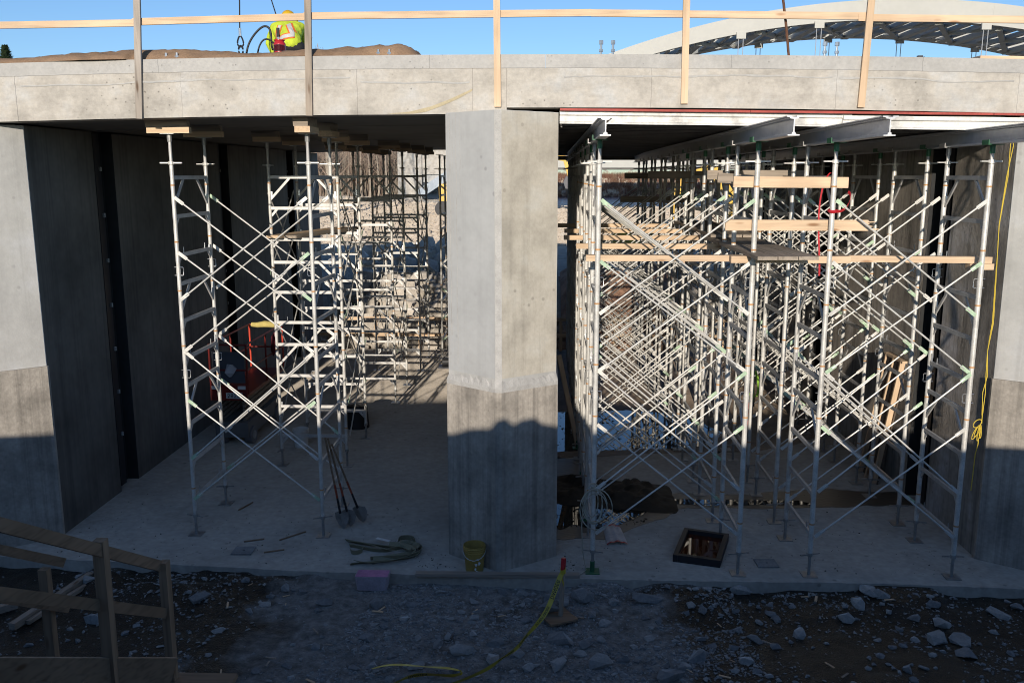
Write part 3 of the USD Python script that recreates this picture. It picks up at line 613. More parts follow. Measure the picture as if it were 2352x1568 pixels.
# ------------------------------------------------------------------ things lying on the deck
def deck_z(x): return 7.105 + float(zc(x))
def deck_z_(x): return 7.105 + zc(x)
X = np.linspace(-12, -1.72, 300); Y = np.linspace(0.0, 1.0, 36)
prof_x = [-12, -7.7, -6.6, -5.75, -5.04, -4.5, -3.9, -3.4, -2.75, -2.45, -2.2, -2.05, -1.85, -1.75, -1.72]
prof_h = [0.11, 0.115, 0.125, 0.16, 0.17, 0.12, 0.085, 0.11, 0.15, 0.17, 0.215, 0.22, 0.15, 0.06, 0.0]
XX, YY = np.meshgrid(X, Y)
H = np.interp(XX, prof_x, prof_h)
ENV = np.where(YY < 0.22, np.sin(np.minimum(1.0, YY / 0.22) * math.pi / 2) ** 0.7, np.maximum(0, 1 - ((YY - 0.22) / 0.78) ** 2 * 0.75))
WR = meshkit.fbm(np.stack([XX * 1.6 + 0.8 * YY, YY * 7 - 0.9 * XX, 0 * XX + 0.3], -1) * 1.3, 4, 2) - 0.5
RR = 1 - np.abs(2 * meshkit.noise(np.stack([XX * 2.6 + YY * 5, YY * 4 - XX * 0.6, 0 * XX + 1.7], -1), 4) - 1)
RR2 = 1 - np.abs(2 * meshkit.noise(np.stack([XX * 6.5 - YY * 4, YY * 9 + XX * 2.0, 0 * XX + 4.7], -1), 7) - 1)
LU = np.where(XX < -3, 1.0, 1.7)
YP = 0.87 + 1.75 * YY + 0.07 * np.sin(XX * 2.3) * (1 - YY) - np.where(XX < -5.7, 0.06, 0.0) * (1 - YY)
v = np.stack([XX, YP, deck_z_(XX) + 0.003 + 0.01 * ENV + np.maximum(0, H * ENV * (0.95 + 0.25 * WR * LU) + ENV * (0.045 * LU * (RR - 0.7) * np.minimum(1, H * 8) + 0.03 * LU * (RR2 - 0.7) * np.minimum(1, H * 8)))], -1).reshape(-1, 3)
nx = len(X); q = [(j * nx + i, j * nx + i + 1, (j + 1) * nx + i + 1, (j + 1) * nx + i) for j in range(len(Y) - 1) for i in range(nx - 1)]
obj("burlap_cover", (np.array(v), q), M["burlap"], smooth=True, label="long rumpled brown burlap sheet covering the left part of the bridge deck", cat="burlap sheet")
def anchor(x, label, two=False):
    t = thing("anchor_bolt", label, "bolt", "anchor bolts standing on the deck edge", loc=(x, 0.98 if not two else 1.0, deck_z(x)))
    h = 0.20 if x > 0.2 else 0.10
    b = obj("threaded_rod", MB().tube((0, 0, -0.02), (0, 0, h), 0.016, 8), M["zinc"], t)
    obj("nut", MB().tube((0, 0, h * 0.25), (0, 0, h * 0.25 + 0.035), 0.03, 6), M["zinc"], t)
    if x > 0.2: obj("nut", MB().tube((0, 0, h - 0.05), (0, 0, h), 0.032, 6), M["zinc"], t)
for x, lab in ((-5.22, "anchor bolt in front of the burlap, left one near the leftmost post"), (-5.07, "anchor bolt in front of the burlap, right one near the leftmost post"), (-2.28, "anchor bolt against the bunched burlap end, left of two"), (-2.13, "anchor bolt against the bunched burlap end, right of two"),
               (0.75, "tall anchor bolt against open sky, left of two"), (0.91, "tall anchor bolt against open sky, right of two"), (3.74, "tall anchor bolt below the arch, left of two"), (3.90, "tall anchor bolt below the arch, right of two")):
    anchor(x, lab)
obj("rebar_rod", MB().path([(3.27, 0.95, 7.0), (3.2, 0.93, 7.45), (3.13, 0.9, 7.8), (3.0, 0.9, 8.7)], 0.018, 7), plain("rusty_steel", (0.12, 0.055, 0.03), rough=0.85, var=0.3, scale=15), label="rusty steel rod slanting up from the deck in front of the arch", cat="rod")
board("deck_board", (6.15, 1.9, 7.16), (9.5, 2.1, 7.12), 0.28, 0.04, M["wood_x"], "flat board lying on the deck at the right edge of the picture")
obj("deck_clamp", MB().box(4.98, 5.08, 1.0, 1.1, deck_z(5.0) - 0.005, deck_z(5.0) + 0.03).box(5.0, 5.06, 1.02, 1.08, deck_z(5.0) + 0.03, deck_z(5.0) + 0.05), M["darksteel"], label="small dark metal cap on the deck edge right of the tilted post", cat="cap")
# crane lines
t = thing("crane_hook", "crane wire with thimble and hook hanging left of the bent worker", "hook")
x, y = -4.845, 3.0
obj("wire", MB().path([(x, y, 7.80), (x + 0.02, y, 8.2), (x + 0.3, y + 0.4, 22)], 0.010, 6), M["darksteel"], t)
obj("ferrule", MB().tube((x, y, 7.68), (x, y, 7.80), 0.022, 8), M["zinc"], t)
th = np.linspace(-0.4, 2 * math.pi + 0.4 - math.pi * 0, 24)
obj("thimble", MB().path([(x + 0.045 * math.sin(a) * (1 - 0.35 * math.cos(a)), y, 7.60 + 0.085 * math.cos(a)) for a in np.linspace(0, 2 * math.pi, 25)], 0.013, 6), M["darksteel"], t)
obj("shackle", MB().path([(x + 0.035 * math.sin(a), y, 7.465 + 0.07 * math.cos(a)) for a in np.linspace(0, 2 * math.pi, 21)], 0.015, 6), M["black"], t)
obj("hook", MB().path([(x + 0.01, y, 7.42), (x, y, 7.36), (x - 0.045, y, 7.31), (x - 0.05, y, 7.25), (x, y, 7.20), (x + 0.05, y, 7.24), (x + 0.055, y, 7.29)], 0.022, 8), M["black"], t)
obj("crane_wire", MB().path([(-4.50, 5.0, 7.2), (-4.74, 5.0, 8.0), (-4.91, 5.0, 8.6), (-5.3, 5.4, 22)], 0.011, 6), M["darksteel"], label="second thin crane wire passing behind the rail above the worker's helmet", cat="wire")

# sprayer
t = thing("sprayer_tank", "red pump sprayer tank with black handle standing in front of the bent worker", "sprayer")
R_ = [(0, -0.16), (0.062, -0.16), (0.062, 0.0), (0.062, 0.06), (0.0625, 0.085), (0.058, 0.098), (0.050, 0.108), (0.046, 0.118), (0.048, 0.122), (0.055, 0.126), (0.055, 0.132), (0.0, 0.135)]
s_ = 1.45
m_ = trimesh.creation.revolve(np.array(R_) * s_, sections=28); m_.apply_translation((-3.93, 2.0, 7.285))
obj("tank", MB().mesh(m_), M["red"], t, smooth=35)
for zz in (0.02, 0.075): obj("band", MB().path([(-3.93 + 0.0905 * math.cos(a), 2 + 0.0905 * math.sin(a), 7.285 + zz * s_) for a in np.linspace(0, 2 * math.pi, 28)], 0.003, 5), M["stone_pale"], t)
obj("pump_rod", MB().tube((-3.94, 2.0, 7.47), (-3.945, 2.0, 7.55), 0.012, 8), M["zinc"], t)
obj("handle", MB().tube((-3.945, 2.0, 7.52), (-3.945, 2.0, 7.645), 0.024, 10), M["black"], t)
def hose(name, pts, r, mat, label, cat="hose"):
    from scipy.interpolate import CubicSpline
    pts = np.array(pts, float); s = np.arange(len(pts)); cs = CubicSpline(s, pts)
    return obj(name, MB().path(cs(np.linspace(0, len(pts) - 1, len(pts) * 8)), r, 8), mat, smooth=True, label=label, cat=cat)
hose("air_hose", [(-4.50, 2.2, 7.15), (-4.48, 2.2, 7.38), (-4.39, 2.2, 7.55), (-4.27, 2.2, 7.67), (-4.18, 2.2, 7.70), (-4.12, 2.2, 7.64), (-4.11, 2.2, 7.50), (-4.08, 2.15, 7.36)], 0.016, M["black"], "thick black hose looping up beside the worker's arm")
hose("air_hose", [(-4.30, 2.1, 7.15), (-4.28, 2.1, 7.36), (-4.21, 2.1, 7.48), (-4.13, 2.1, 7.50), (-4.05, 2.08, 7.45), (-3.99, 2.05, 7.40)], 0.013, M["black"], "thinner black hose curving low from the deck to the red sprayer")

# ------------------------------------------------------------------ the worker
def body(joints, bones, edge=0.03, it=8):
    sph = {k: manifold3d.Manifold.sphere(r, 20).translate(p) for k, (p, r) in joints.items()}
    m = None
    for a, b in bones:
        h = manifold3d.Manifold.batch_hull([sph[a], sph[b]]) if isinstance(b, str) else manifold3d.Manifold.batch_hull([sph[k] for k in (a, *b)])
        m = h if m is None else m + h
    m = m.refine_to_length(edge)
    mm = m.to_mesh(); t = trimesh.Trimesh(mm.vert_properties[:, :3], mm.tri_verts, process=True)
    trimesh.smoothing.filter_taubin(t, 0.5, 0.53, it)
    return t
wx, wy, wz = -4.36, 4.0, 6.895
def J(dx, dy, dz, r): return ((wx + dx, wy + dy, wz + dz), r)
jt = {"pel": J(0.06, 0.0, 0.78, 0.15), "hipl": J(-0.06, 0, 0.74, 0.105), "hipr": J(0.17, 0, 0.74, 0.105), "wa": J(0.0, 0.10, 0.93, 0.15), "ch": J(-0.08, 0.27, 1.06, 0.165),
      "shl": J(-0.28, 0.28, 1.09, 0.085), "shr": J(0.11, 0.31, 1.11, 0.085), "nk": J(-0.10, 0.40, 1.18, 0.06), "hd": J(-0.11, 0.48, 1.265, 0.098),
      "ell": J(-0.39, 0.28, 0.86, 0.056), "wrl": J(-0.34, 0.34, 0.64, 0.038), "hal": J(-0.32, 0.37, 0.57, 0.04), "elr": J(0.16, 0.48, 0.92, 0.05), "wrr": J(0.04, 0.64, 0.78, 0.036), "har": J(0.02, 0.7, 0.74, 0.038),
      "knl": J(-0.10, 0.20, 0.43, 0.07), "knr": J(0.21, 0.18, 0.43, 0.07), "anl": J(-0.09, 0.02, 0.09, 0.045), "anr": J(0.21, 0.0, 0.09, 0.045), "tol": J(-0.10, 0.18, 0.045, 0.04), "tor": J(0.22, 0.16, 0.045, 0.04)}
bones = [("pel", ("hipl", "hipr", "wa")), ("wa", ("ch", "pel")), ("ch", ("shl", "shr", "wa")), ("ch", "nk"), ("nk", "hd"), ("shl", "ell"), ("ell", "wrl"), ("wrl", "hal"), ("shr", "elr"), ("elr", "wrr"), ("wrr", "har"),
         ("hipl", "knl"), ("knl", "anl"), ("anl", "tol"), ("hipr", "knr"), ("knr", "anr"), ("anr", "tor")]
for side, hk, wk in (("l", "hal", "wrl"), ("r", "har", "wrr")):   # fingers and thumb
    hp = np.array(jt[hk][0]); d = hp - np.array(jt[wk][0]); d /= np.linalg.norm(d)
    for k in range(5):
        o = np.array([(k - 1.5) * 0.018, 0.0, 0.0]) if k < 4 else np.array([-0.045, 0.01, 0.0])
        ln = (0.07, 0.08, 0.075, 0.06, 0.04)[k]
        jt[f"f{side}{k}a"] = (tuple(hp + o + d * 0.02), 0.0095); jt[f"f{side}{k}b"] = (tuple(hp + o + d * (0.02 + ln * 0.6) + np.array([0, -0.008, 0])), 0.009); jt[f"f{side}{k}c"] = (tuple(hp + o + d * (0.02 + ln) + np.array([0, -0.03, 0])), 0.008)
        bones += [(hk, f"f{side}{k}a"), (f"f{side}{k}a", f"f{side}{k}b"), (f"f{side}{k}b", f"f{side}{k}c")]
per = thing("person", "worker in yellow safety shirt with orange and silver stripes, bent over on the deck", "person")
skin = plain("skin", (0.45, 0.27, 0.19), rough=0.6)
hivis = pmat("hi_vis_cloth", (0.52, 0.62, 0.05), lo=0.8, hi=1.1, scale=5, fine=0.15, rough=0.8, bump=0.5, bscale=16, spec=0.2)
obj("body", body(jt, bones, 0.022), skin, per, smooth=True)
def grow(keys, d, dr=None): return {k: (jt[k][0], jt[k][1] + (dr or {}).get(k, d)) for k in keys}
ks = ["pel", "wa", "ch", "shl", "shr", "nk", "ell", "wrl", "elr", "wrr"]
sj = grow(ks, 0.022, {"pel": 0.012, "wa": 0.035, "wrl": 0.016, "wrr": 0.016, "nk": 0.012})
sj["hem"] = J(0.06, -0.01, 0.83, 0.18)
st_ = body(sj, [("wa", ("ch", "hem")), ("ch", ("shl", "shr", "wa")), ("ch", "nk"), ("shl", "ell"), ("ell", "wrl"), ("shr", "elr"), ("elr", "wrr")], 0.03, 6)
st_.vertices += st_.vertex_normals * ((np.abs(meshkit.noise(np.array(st_.vertices) * np.array([9, 9, 5.0]) + np.array(st_.vertices)[:, [2, 0, 1]] * 6, 1) - 0.5) - 0.22) * 0.032)[:, None]
shirt = obj("safety_shirt", st_, hivis, per, smooth=True)
pj = grow(["pel", "hipl", "hipr", "knl", "knr", "anl", "anr"], 0.014)
obj("trousers", body(pj, [("pel", ("hipl", "hipr")), ("hipl", "knl"), ("knl", "anl"), ("hipr", "knr"), ("knr", "anr")], 0.035), plain("black_cloth", (0.015, 0.015, 0.018), rough=0.8), per, smooth=True)
for k, s in (("l", -1), ("r", 1)):
    obj("boot", body(grow([f"an{k}", f"to{k}"], 0.012), [(f"an{k}", f"to{k}")], 0.02), plain("boot_leather_" + k, (0.12, 0.07, 0.035)), per, smooth=True)
    obj("glove", body({q: (jt[q][0], jt[q][1] + 0.006) for q in jt if q.startswith(f"f{k}") or q in (f"ha{k}", f"wr{k}")}, [b for b in bones if isinstance(b[1], str) and (b[1].startswith(f"f{k}") or b == (f"wr{k}", f"ha{k}"))], 0.012, 3), plain("glove_cloth_" + k, (0.05, 0.07, 0.06)), per, smooth=True)
hp = np.array(jt["hd"][0]); up_ = np.array([-0.02, 0.35, 0.93]); up_ /= np.linalg.norm(up_)
hm = trimesh.creation.icosphere(3, 0.122); hm.vertices[:, 2] = np.where(hm.vertices[:, 2] < 0, hm.vertices[:, 2] * 0.12, hm.vertices[:, 2] * 1.12); hm.vertices[:, 1] *= 1.15
br_ = trimesh.creation.cylinder(0.142, 0.012, sections=32); br_.vertices[:, 1] = br_.vertices[:, 1] * 1.18 + 0.015
hm = trimesh.util.concatenate([hm, br_]); R = trimesh.geometry.align_vectors([0, 0, 1], up_); hm.apply_transform(R); hm.apply_translation(hp + up_ * 0.035)
obj("hard_hat", hm, plain("yellow_helmet", (0.60, 0.36, 0.02), rough=0.35), per, smooth=40)
silver = plain("silver_tape", (0.55, 0.53, 0.50), rough=0.5); ora = plain("orange_tape", (0.75, 0.17, 0.03), rough=0.6)
def ribbon(pts2, wid, mat, off, name):
    """A band lying on the shirt's back: pts2 are (x, z) points seen from behind, projected onto the cloth."""
    pts2 = np.array(pts2, float); n = 18; u = np.linspace(0, 1, n)
    seg = np.interp(u, np.linspace(0, 1, len(pts2)), pts2[:, 0]), np.interp(u, np.linspace(0, 1, len(pts2)), pts2[:, 1])
    c = np.stack(seg, 1); d = np.gradient(c, axis=0); d /= np.linalg.norm(d, axis=1, keepdims=True); nn = np.stack([-d[:, 1], d[:, 0]], 1)
    vs = []
    for s in np.linspace(-0.5, 0.5, 4):
        e = c + nn * wid * s
        o = np.stack([wx + e[:, 0], np.full(n, wy - 1.0), wz + e[:, 1]], 1)
        loc, ri, _ = st_.ray.intersects_location(o, np.tile([0, 1.0, 0], (n, 1)), multiple_hits=False)
        y = np.full(n, np.nan); y[ri] = loc[:, 1]
        y = np.interp(np.arange(n), np.flatnonzero(~np.isnan(y)), y[~np.isnan(y)]) if (~np.isnan(y)).any() else np.full(n, wy + 0.2)
        vs.append(np.stack([o[:, 0], y - off, o[:, 2]], 1))
    v = np.concatenate(vs); f = [(j * n + i, j * n + i + 1, (j + 1) * n + i + 1, (j + 1) * n + i) for j in range(3) for i in range(n - 1)]
    v2 = np.concatenate([v, v + np.array([0, 0.004, 0])]); f2 = f + [tuple(k + len(v) for k in q[::-1]) for q in f]
    obj(name, (v2, f2), mat, shirt)
for a in ([(-0.19, 0.86), (-0.15, 1.12)], [(0.0, 1.14), (0.12, 0.95)], [(-0.21, 0.83), (-0.04, 0.90), (0.15, 0.93)]):
    ribbon(a, 0.105, ora, 0.012, "orange_stripe"); ribbon(a, 0.062, silver, 0.018, "silver_stripe")

# ------------------------------------------------------------------ stones, rubble and gravel
def rock(size, flat=0.7, n=13, seed=None, jag=0.25):
    r = np.random.default_rng(seed if seed is not None else nrg.integers(1 << 30))
    p = r.normal(size=(n, 3)); p /= np.linalg.norm(p, axis=1, keepdims=True); p *= 1 + jag * (r.random((n, 1)) - 0.6)
    p *= np.array([1.0, 0.62 + 0.35 * r.random(), flat * (0.6 + 0.4 * r.random())]) * size
    a = r.random() * 6.283; c, s = math.cos(a), math.sin(a); p[:, :2] = p[:, :2] @ np.array([[c, s], [-s, c]])
    return trimesh.convex.convex_hull(p)
def gz(x, y): return float(ground_z(np.array(x), np.array(y)))
GS = "loose stones lying on the yard in front of the floor slab"
LABS = "broken grey stone among the rubble in front of the floor slab"
marked = [(-3.53, -0.27, .13, 0, "rounded grey stone by the broken slab edge, larger of a pair"), (-3.70, -0.42, .085, 0, "rounded grey stone by the broken slab edge, smaller of a pair"), (1.42, -0.38, .22, 0, "big grey boulder half buried below the slab edge near the stake"),
          (3.96, -0.77, .13, 1, "pale flattish stone in dark mud below the third front leg"), (5.13, -0.85, .14, 1, "pale pointed stone standing in dark mud at the right"), (4.9, -1.22, .17, 1, "long pale slab of stone in mud at the lower right, left of two"), (5.20, -1.21, .18, 1, "long pale slab of stone in mud at the lower right, right of two"),
          (1.5, -2.25, .20, 0, "round half buried stone at the bottom edge right of the tape"), (-0.57, -1.91, .15, 1, "pale rounded stone beside the yellow tape"), (-0.95, -1.75, .17, 1, "flat pale stone left of the yellow tape"), (-0.55, -0.2, .12, 0, "grey stone below the slab edge under the pier nose"),
          (0.19, -2.0, .15, 1, "pale angular stone at the bottom right of the tape"), (0.69, -1.95, .20, 1, "squarish pale stone at the bottom right of the stake"), (0.24, -1.42, .22, 0, "large flat grey stone below the stake's plywood foot"), (4.2, -0.42, .17, 1, "pale stone in the pile below the right slab edge, leftmost"),
          (4.56, -0.30, .15, 1, "pale blocky stone in the pile below the right slab edge"), (4.45, -0.15, .2, 1, "large pale stone against the right slab edge"), (2.73, -0.12, .16, 1, "pale flat stone against the slab edge under the second front leg"), (6.0, -0.55, .18, 1, "pale rounded stone near the right edge of the picture"), (0.55, -0.35, .2, 0, "brownish boulder leaning at the slab edge right of the stake")]
placed = []
for x, y, s, p, lab in marked:
    m = rock(s, 0.55, 15); m.apply_translation((x, y, gz(x, y) + 0.18 * s)); placed.append((x, y, s))
    obj("stone", (m.vertices, m.faces), M["stone_pale"] if p else M["stone"], label=lab, cat="stone", group=GS)
k = 0
while k < 250:
    x, y = nrg.uniform(-7.5, 6.6), nrg.uniform(-2.6, 0.2)
    w = 1.0 if -2.2 < x < 2.6 else (0.42 if x > 2.6 else 0.16)
    if y > -0.7: w *= 1.6
    if nrg.random() > w / 1.6: continue
    edge_y = float(np.interp(x, [e[0] for e in edge], [e[1] for e in edge]))
    s = float(np.clip(nrg.lognormal(-2.75, 0.45), 0.03, 0.17))
    if y > edge_y - s * 1.2 - 0.02 or any((x - a) ** 2 + (y - b) ** 2 < (s + c) ** 2 * 0.8 for a, b, c in placed): continue
    if (-3.05 < x < -2.0 and y > -0.5) or (-0.2 < x < 0.6 and -1.25 < y < -0.55): continue
    placed.append((x, y, s)); m = rock(s, 0.6); m.apply_translation((x, y, gz(x, y) + 0.15 * s)); k += 1
    obj("stone", (m.vertices, m.faces), M["stone_pale"] if nrg.random() < 0.45 else M["stone"], label=LABS, cat="stone", group=GS)
def instancer(name, protos, pts, scales, label, mats, cat="gravel", kind="stuff", upright=False):
    pi = UsdGeom.PointInstancer.Define(stage, numbered("/World", name)); base = str(pi.GetPath())
    rel = []
    for i, (m, mt) in enumerate(zip(protos, mats)):
        me = usdkit.mesh(stage, f"{base}/piece_{i:03d}" if i else f"{base}/piece", m, mt); rel.append(me.GetPath())
    pi.CreatePrototypesRel().SetTargets(rel)
    n = len(pts)
    pi.CreatePositionsAttr(Vt.Vec3fArray.FromNumpy(np.asarray(pts, np.float32)))
    pi.CreateScalesAttr(Vt.Vec3fArray.FromNumpy(np.repeat(np.asarray(scales, np.float32)[:, None], 3, 1)))
    a = nrg.random(n) * 2 * math.pi
    q = np.stack([np.cos(a / 2), 0 * a, 0 * a, np.sin(a / 2)], 1)
    pi.CreateOrientationsAttr(Vt.QuathArray([Gf.Quath(float(b[0]), float(b[1]), float(b[2]), float(b[3])) for b in q]))
    pi.CreateProtoIndicesAttr(Vt.IntArray.FromNumpy(nrg.integers(0, len(protos), n).astype(np.int32)))
    tag(pi.GetPrim(), label, cat, None, kind); return pi
n_ = 90000
x = nrg.uniform(-8, 6.8, n_); y = nrg.uniform(-2.8, 0.4, n_); ey = np.interp(x, [e[0] for e in edge], [e[1] for e in edge])
fb = meshkit.fbm(np.stack([x * 1.1, y * 1.1, 0 * x + 4.0], -1), 3, 9)
w = np.where((x > -2.6) & (x < 2.6), 1.0, 0.22) * np.where(y > -0.6, 1.6, 1.0) * np.clip((fb - 0.30) * 2.6, 0.04, 1.2)
ok = (y < ey - 0.03) & (nrg.random(n_) < w * 0.55)
x, y = x[ok][:15000], y[ok][:15000]
pts = np.stack([x, y, ground_z(x, y) + 0.002], 1); sc = np.clip(nrg.lognormal(-4.2, 0.55, len(x)), 0.006, 0.05)
instancer("gravel", [(r_.vertices, r_.faces) for r_ in (rock(1, 0.6, 9, 100 + i) for i in range(8))], pts, sc, "small grey gravel and chips strewn over the muddy yard in front of the slab", [M["stone"], M["stone_pale"]] * 4)
pts, sc = [], []
for _ in range(700):
    x, y = nrg.uniform(-7.3, 6.2), abs(nrg.normal(0, 1.6)) + 0.25
    if -1.5 < x < 0.4: y = y * 0.15 + 0.2; x = nrg.choice([-1.55, 0.35]) + nrg.normal(0, 0.12)
    pts.append((x, y, 0.002)); sc.append(float(np.clip(nrg.lognormal(-4.8, 0.5), 0.004, 0.02)))
instancer("floor_grit", [(r_.vertices, r_.faces) for r_ in (rock(1, 0.6, 8, 200 + i) for i in range(4))], pts, sc, "grit and crumbs scattered on the concrete floor near its front edge", [M["stone"], M["mud"]] * 2)
RL = {0: ("grey angular boulder in the riprap heap behind the left opening", "boulders of the riprap heap behind the left opening"), 1: ("brown angular boulder in the riprap heap behind the right opening", "boulders of the riprap heap behind the right opening")}
brn = pmat("brown_riprap", (0.34, 0.22, 0.145), lo=0.65, hi=1.25, scale=1.5, fine=0.3, rough=0.9, bump=0.4, bscale=12)
for side, n_, x0, x1 in ((0, 270, -7.6, -0.6), (1, 130, 0.0, 7.0)):
    for k in range(n_):
        x, y = nrg.uniform(x0, x1), 16.75 + (15.0 if side == 0 else 8.5) * nrg.random() ** 1.5
        s = nrg.uniform(0.2, 0.62) if side == 0 else nrg.uniform(0.12, 0.36)
        if y - s < 16.45: s = max(0.1, y - 16.5)
        m = rock(s * (1.15 if side == 0 else 1.0), 1.0, 11, jag=0.55); m.apply_translation((x, y, gz(x, y) + 0.38 * s))
        obj("boulder", (m.vertices, m.faces), brn if (side == 1 and x < 4.2) else M["riprap"], label=RL[side][0], cat="boulder", group=RL[side][1])

# ------------------------------------------------------------------ water and dirt on the right floor
water = usdkit.material(stage, "/World/Looks/puddle_water", {"g": ("geometry", {}), "n": ("noise_texture", {"scale": 3.0, "detail": 2.0}), "b": ("bump", {"strength": 0.05, "distance": 0.01}),
    "p": ("principled_bsdf", {"base_color": (0.012, 0.011, 0.009), "roughness": 0.015, "ior": 1.38, "specular_ior_level": 0.5})}, [("g.position", "n.vector"), ("n.fac", "b.height"), ("b.normal", "p.normal")], surface="p.BSDF")
wetfl = pmat("wet_concrete", (0.085, 0.07, 0.052), lo=0.6, hi=1.2, scale=1.2, fine=0.25, rough=0.4, bump=0.15, bscale=14, spec=0.5)
def puddle(name, pts_, z, mat, label=None, kind="structure", wob=0.06, seed=0):
    pg = Polygon(pts_).buffer(0.12).buffer(-0.1)
    c = np.array(pg.exterior.coords); out = []
    for i in range(len(c) - 1):
        k_ = max(1, int(np.linalg.norm(c[i + 1] - c[i]) / 0.05))
        for j in range(k_): out.append(c[i] + (c[i + 1] - c[i]) * j / k_)
    out = np.array(out); pc = np.column_stack([out * 3.5, np.full(len(out), seed * 7.3)])
    out += np.column_stack([meshkit.fbm(pc, 4, seed) - 0.5, meshkit.fbm(pc + 50, 4, seed) - 0.5]) * wob * 4
    out[:, 0] = np.clip(out[:, 0], 0.2, 6.3)
    g = Polygon(out).buffer(0)
    if g.geom_type != "Polygon": g = max(g.geoms, key=lambda a: a.area)
    m = trimesh.creation.extrude_polygon(g, 0.003, engine="earcut"); m.apply_translation((0, 0, z))
    return obj(name, (m.vertices, m.faces), mat, kind=kind)
puddle("wet_floor", [(0.2, 1.4), (0.95, 1.35), (1.75, 2.1), (2.4, 2.75), (3.6, 2.75), (5.2, 2.9), (6.3, 3.0), (6.3, 3.6), (4.9, 3.75), (3.4, 3.35), (2.4, 3.4), (1.3, 3.3), (0.8, 4.2), (0.75, 5.2), (0.2, 5.4)], 0.002, wetfl, seed=1)
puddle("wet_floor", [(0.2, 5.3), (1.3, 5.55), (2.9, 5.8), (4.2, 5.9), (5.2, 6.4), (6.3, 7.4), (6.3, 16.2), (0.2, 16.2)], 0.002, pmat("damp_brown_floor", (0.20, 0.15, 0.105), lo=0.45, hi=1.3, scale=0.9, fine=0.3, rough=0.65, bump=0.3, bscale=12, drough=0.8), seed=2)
puddle("puddle", [(0.24, 1.75), (0.55, 1.95), (0.9, 1.72), (1.45, 2.2), (1.9, 2.75), (1.3, 2.9), (0.8, 3.1), (0.24, 3.2)], 0.006, water, seed=3)
puddle("puddle", [(2.1, 2.92), (3.0, 2.88), (4.6, 2.95), (4.4, 3.1), (3.2, 3.12), (2.2, 3.08)], 0.006, water, seed=4, wob=0.03)
puddle("puddle", [(0.24, 5.75), (1.2, 5.9), (2.7, 6.1), (3.5, 6.3), (3.9, 7.2), (3.3, 8.7), (2.0, 9.0), (0.24, 8.7)], 0.006, water, seed=5)
X = np.linspace(0.22, 2.35, 60); Y = np.linspace(2.25, 4.3, 56); v = []
for yy in Y:
    for x in X:
        e = max(0, 1 - ((x - 1.15) / 1.15) ** 2) * max(0, 1 - ((yy - (3.35 - 0.2 * (x - 1.2))) / 0.75) ** 2)
        v.append((x, yy, -0.012 + 0.34 * e ** 0.7 * max(0.0, 1.9 * float(meshkit.fbm(np.array([[x * 2.4, yy * 2.4, 0.5]]), 5, 6)[0]) - 0.42)))
nx = len(X)
obj("dirt_heap", (np.array(v), [(j * nx + i, j * nx + i + 1, (j + 1) * nx + i + 1, (j + 1) * nx + i) for j in range(len(Y) - 1) for i in range(nx - 1)]), M["mud"], smooth=True, label="low heap of dark wet dirt between the front puddles on the right floor", cat="dirt heap")

n_ = 900; pz = nrg.random(n_); x = np.where(pz < 0.3, nrg.uniform(0.25, 1.7, n_), nrg.uniform(0.25, 3.6, n_)); y = np.where(pz < 0.3, nrg.uniform(1.8, 3.2, n_), 5.8 + 3.1 * nrg.random(n_) ** 1.3)
instancer("mud_specks", [(q.vertices, q.faces) for q in (rock(1, 0.5, 9, 700 + i) for i in range(4))], np.stack([x, y, 0 * x + 0.009], 1), np.clip(nrg.lognormal(-4.4, 0.7, n_), 0.004, 0.06), "dark crumbs of mud sticking out of the puddles on the right floor", [M["mud"]] * 4, cat="mud")
X = np.linspace(0.6, 5.6, 70); Y = np.linspace(16.5, 22.5, 60); XX, YY = np.meshgrid(X, Y)
E_ = np.clip(1 - ((XX - 2.7) / 2.2) ** 2, 0, 1) * sstep(16.5, 18.8, YY)
Z_ = ground_z(XX, YY) - 0.05 + 1.15 * E_ ** 0.7 * (0.55 + 0.9 * (meshkit.fbm(np.stack([XX * 1.1, YY * 1.1, 0 * XX + 9], -1), 5, 8) - 0.1)) + 0.10 * (meshkit.fbm(np.stack([XX * 5, YY * 5, 0 * XX], -1), 3, 2) - 0.5)
nx = len(X)
obj("dirt_pile", (np.stack([XX, YY, Z_], -1).reshape(-1, 3), [(j * nx + i, j * nx + i + 1, (j + 1) * nx + i + 1, (j + 1) * nx + i) for j in range(len(Y) - 1) for i in range(nx - 1)]), pmat("reddish_dirt", (0.42, 0.25, 0.165), lo=0.6, hi=1.25, scale=2.5, fine=0.35, rough=0.95, bump=0.6, bscale=9, drough=1.0), smooth=True, label="sunlit reddish brown dirt pile at the far end of the right opening", cat="dirt pile")
sp_ = []
for i in range(5):
    sp_.append(MB().bar((-0.5, 0, 0.08), (0.5, 0.06 * i, 0.08), 0.09 + 0.03 * i, 0.07).get())
n_ = 42; x = nrg.uniform(-6.5, 6.5, n_); y = nrg.uniform(-2.6, 0.0, n_); ey = np.interp(x, [e[0] for e in edge], [e[1] for e in edge]); ok = y < ey - 0.12; x, y = x[ok], y[ok]
instancer("wood_splinters", sp_, np.stack([x, y, ground_z(x, y) + 0.012], 1), nrg.uniform(0.05, 0.17, len(x)), "small pale wood splinters scattered over the muddy yard", [M["wood_x"], M["worn_x"], M["wood_y"], M["worn_y"], M["wood_x"]], cat="wood splinters")

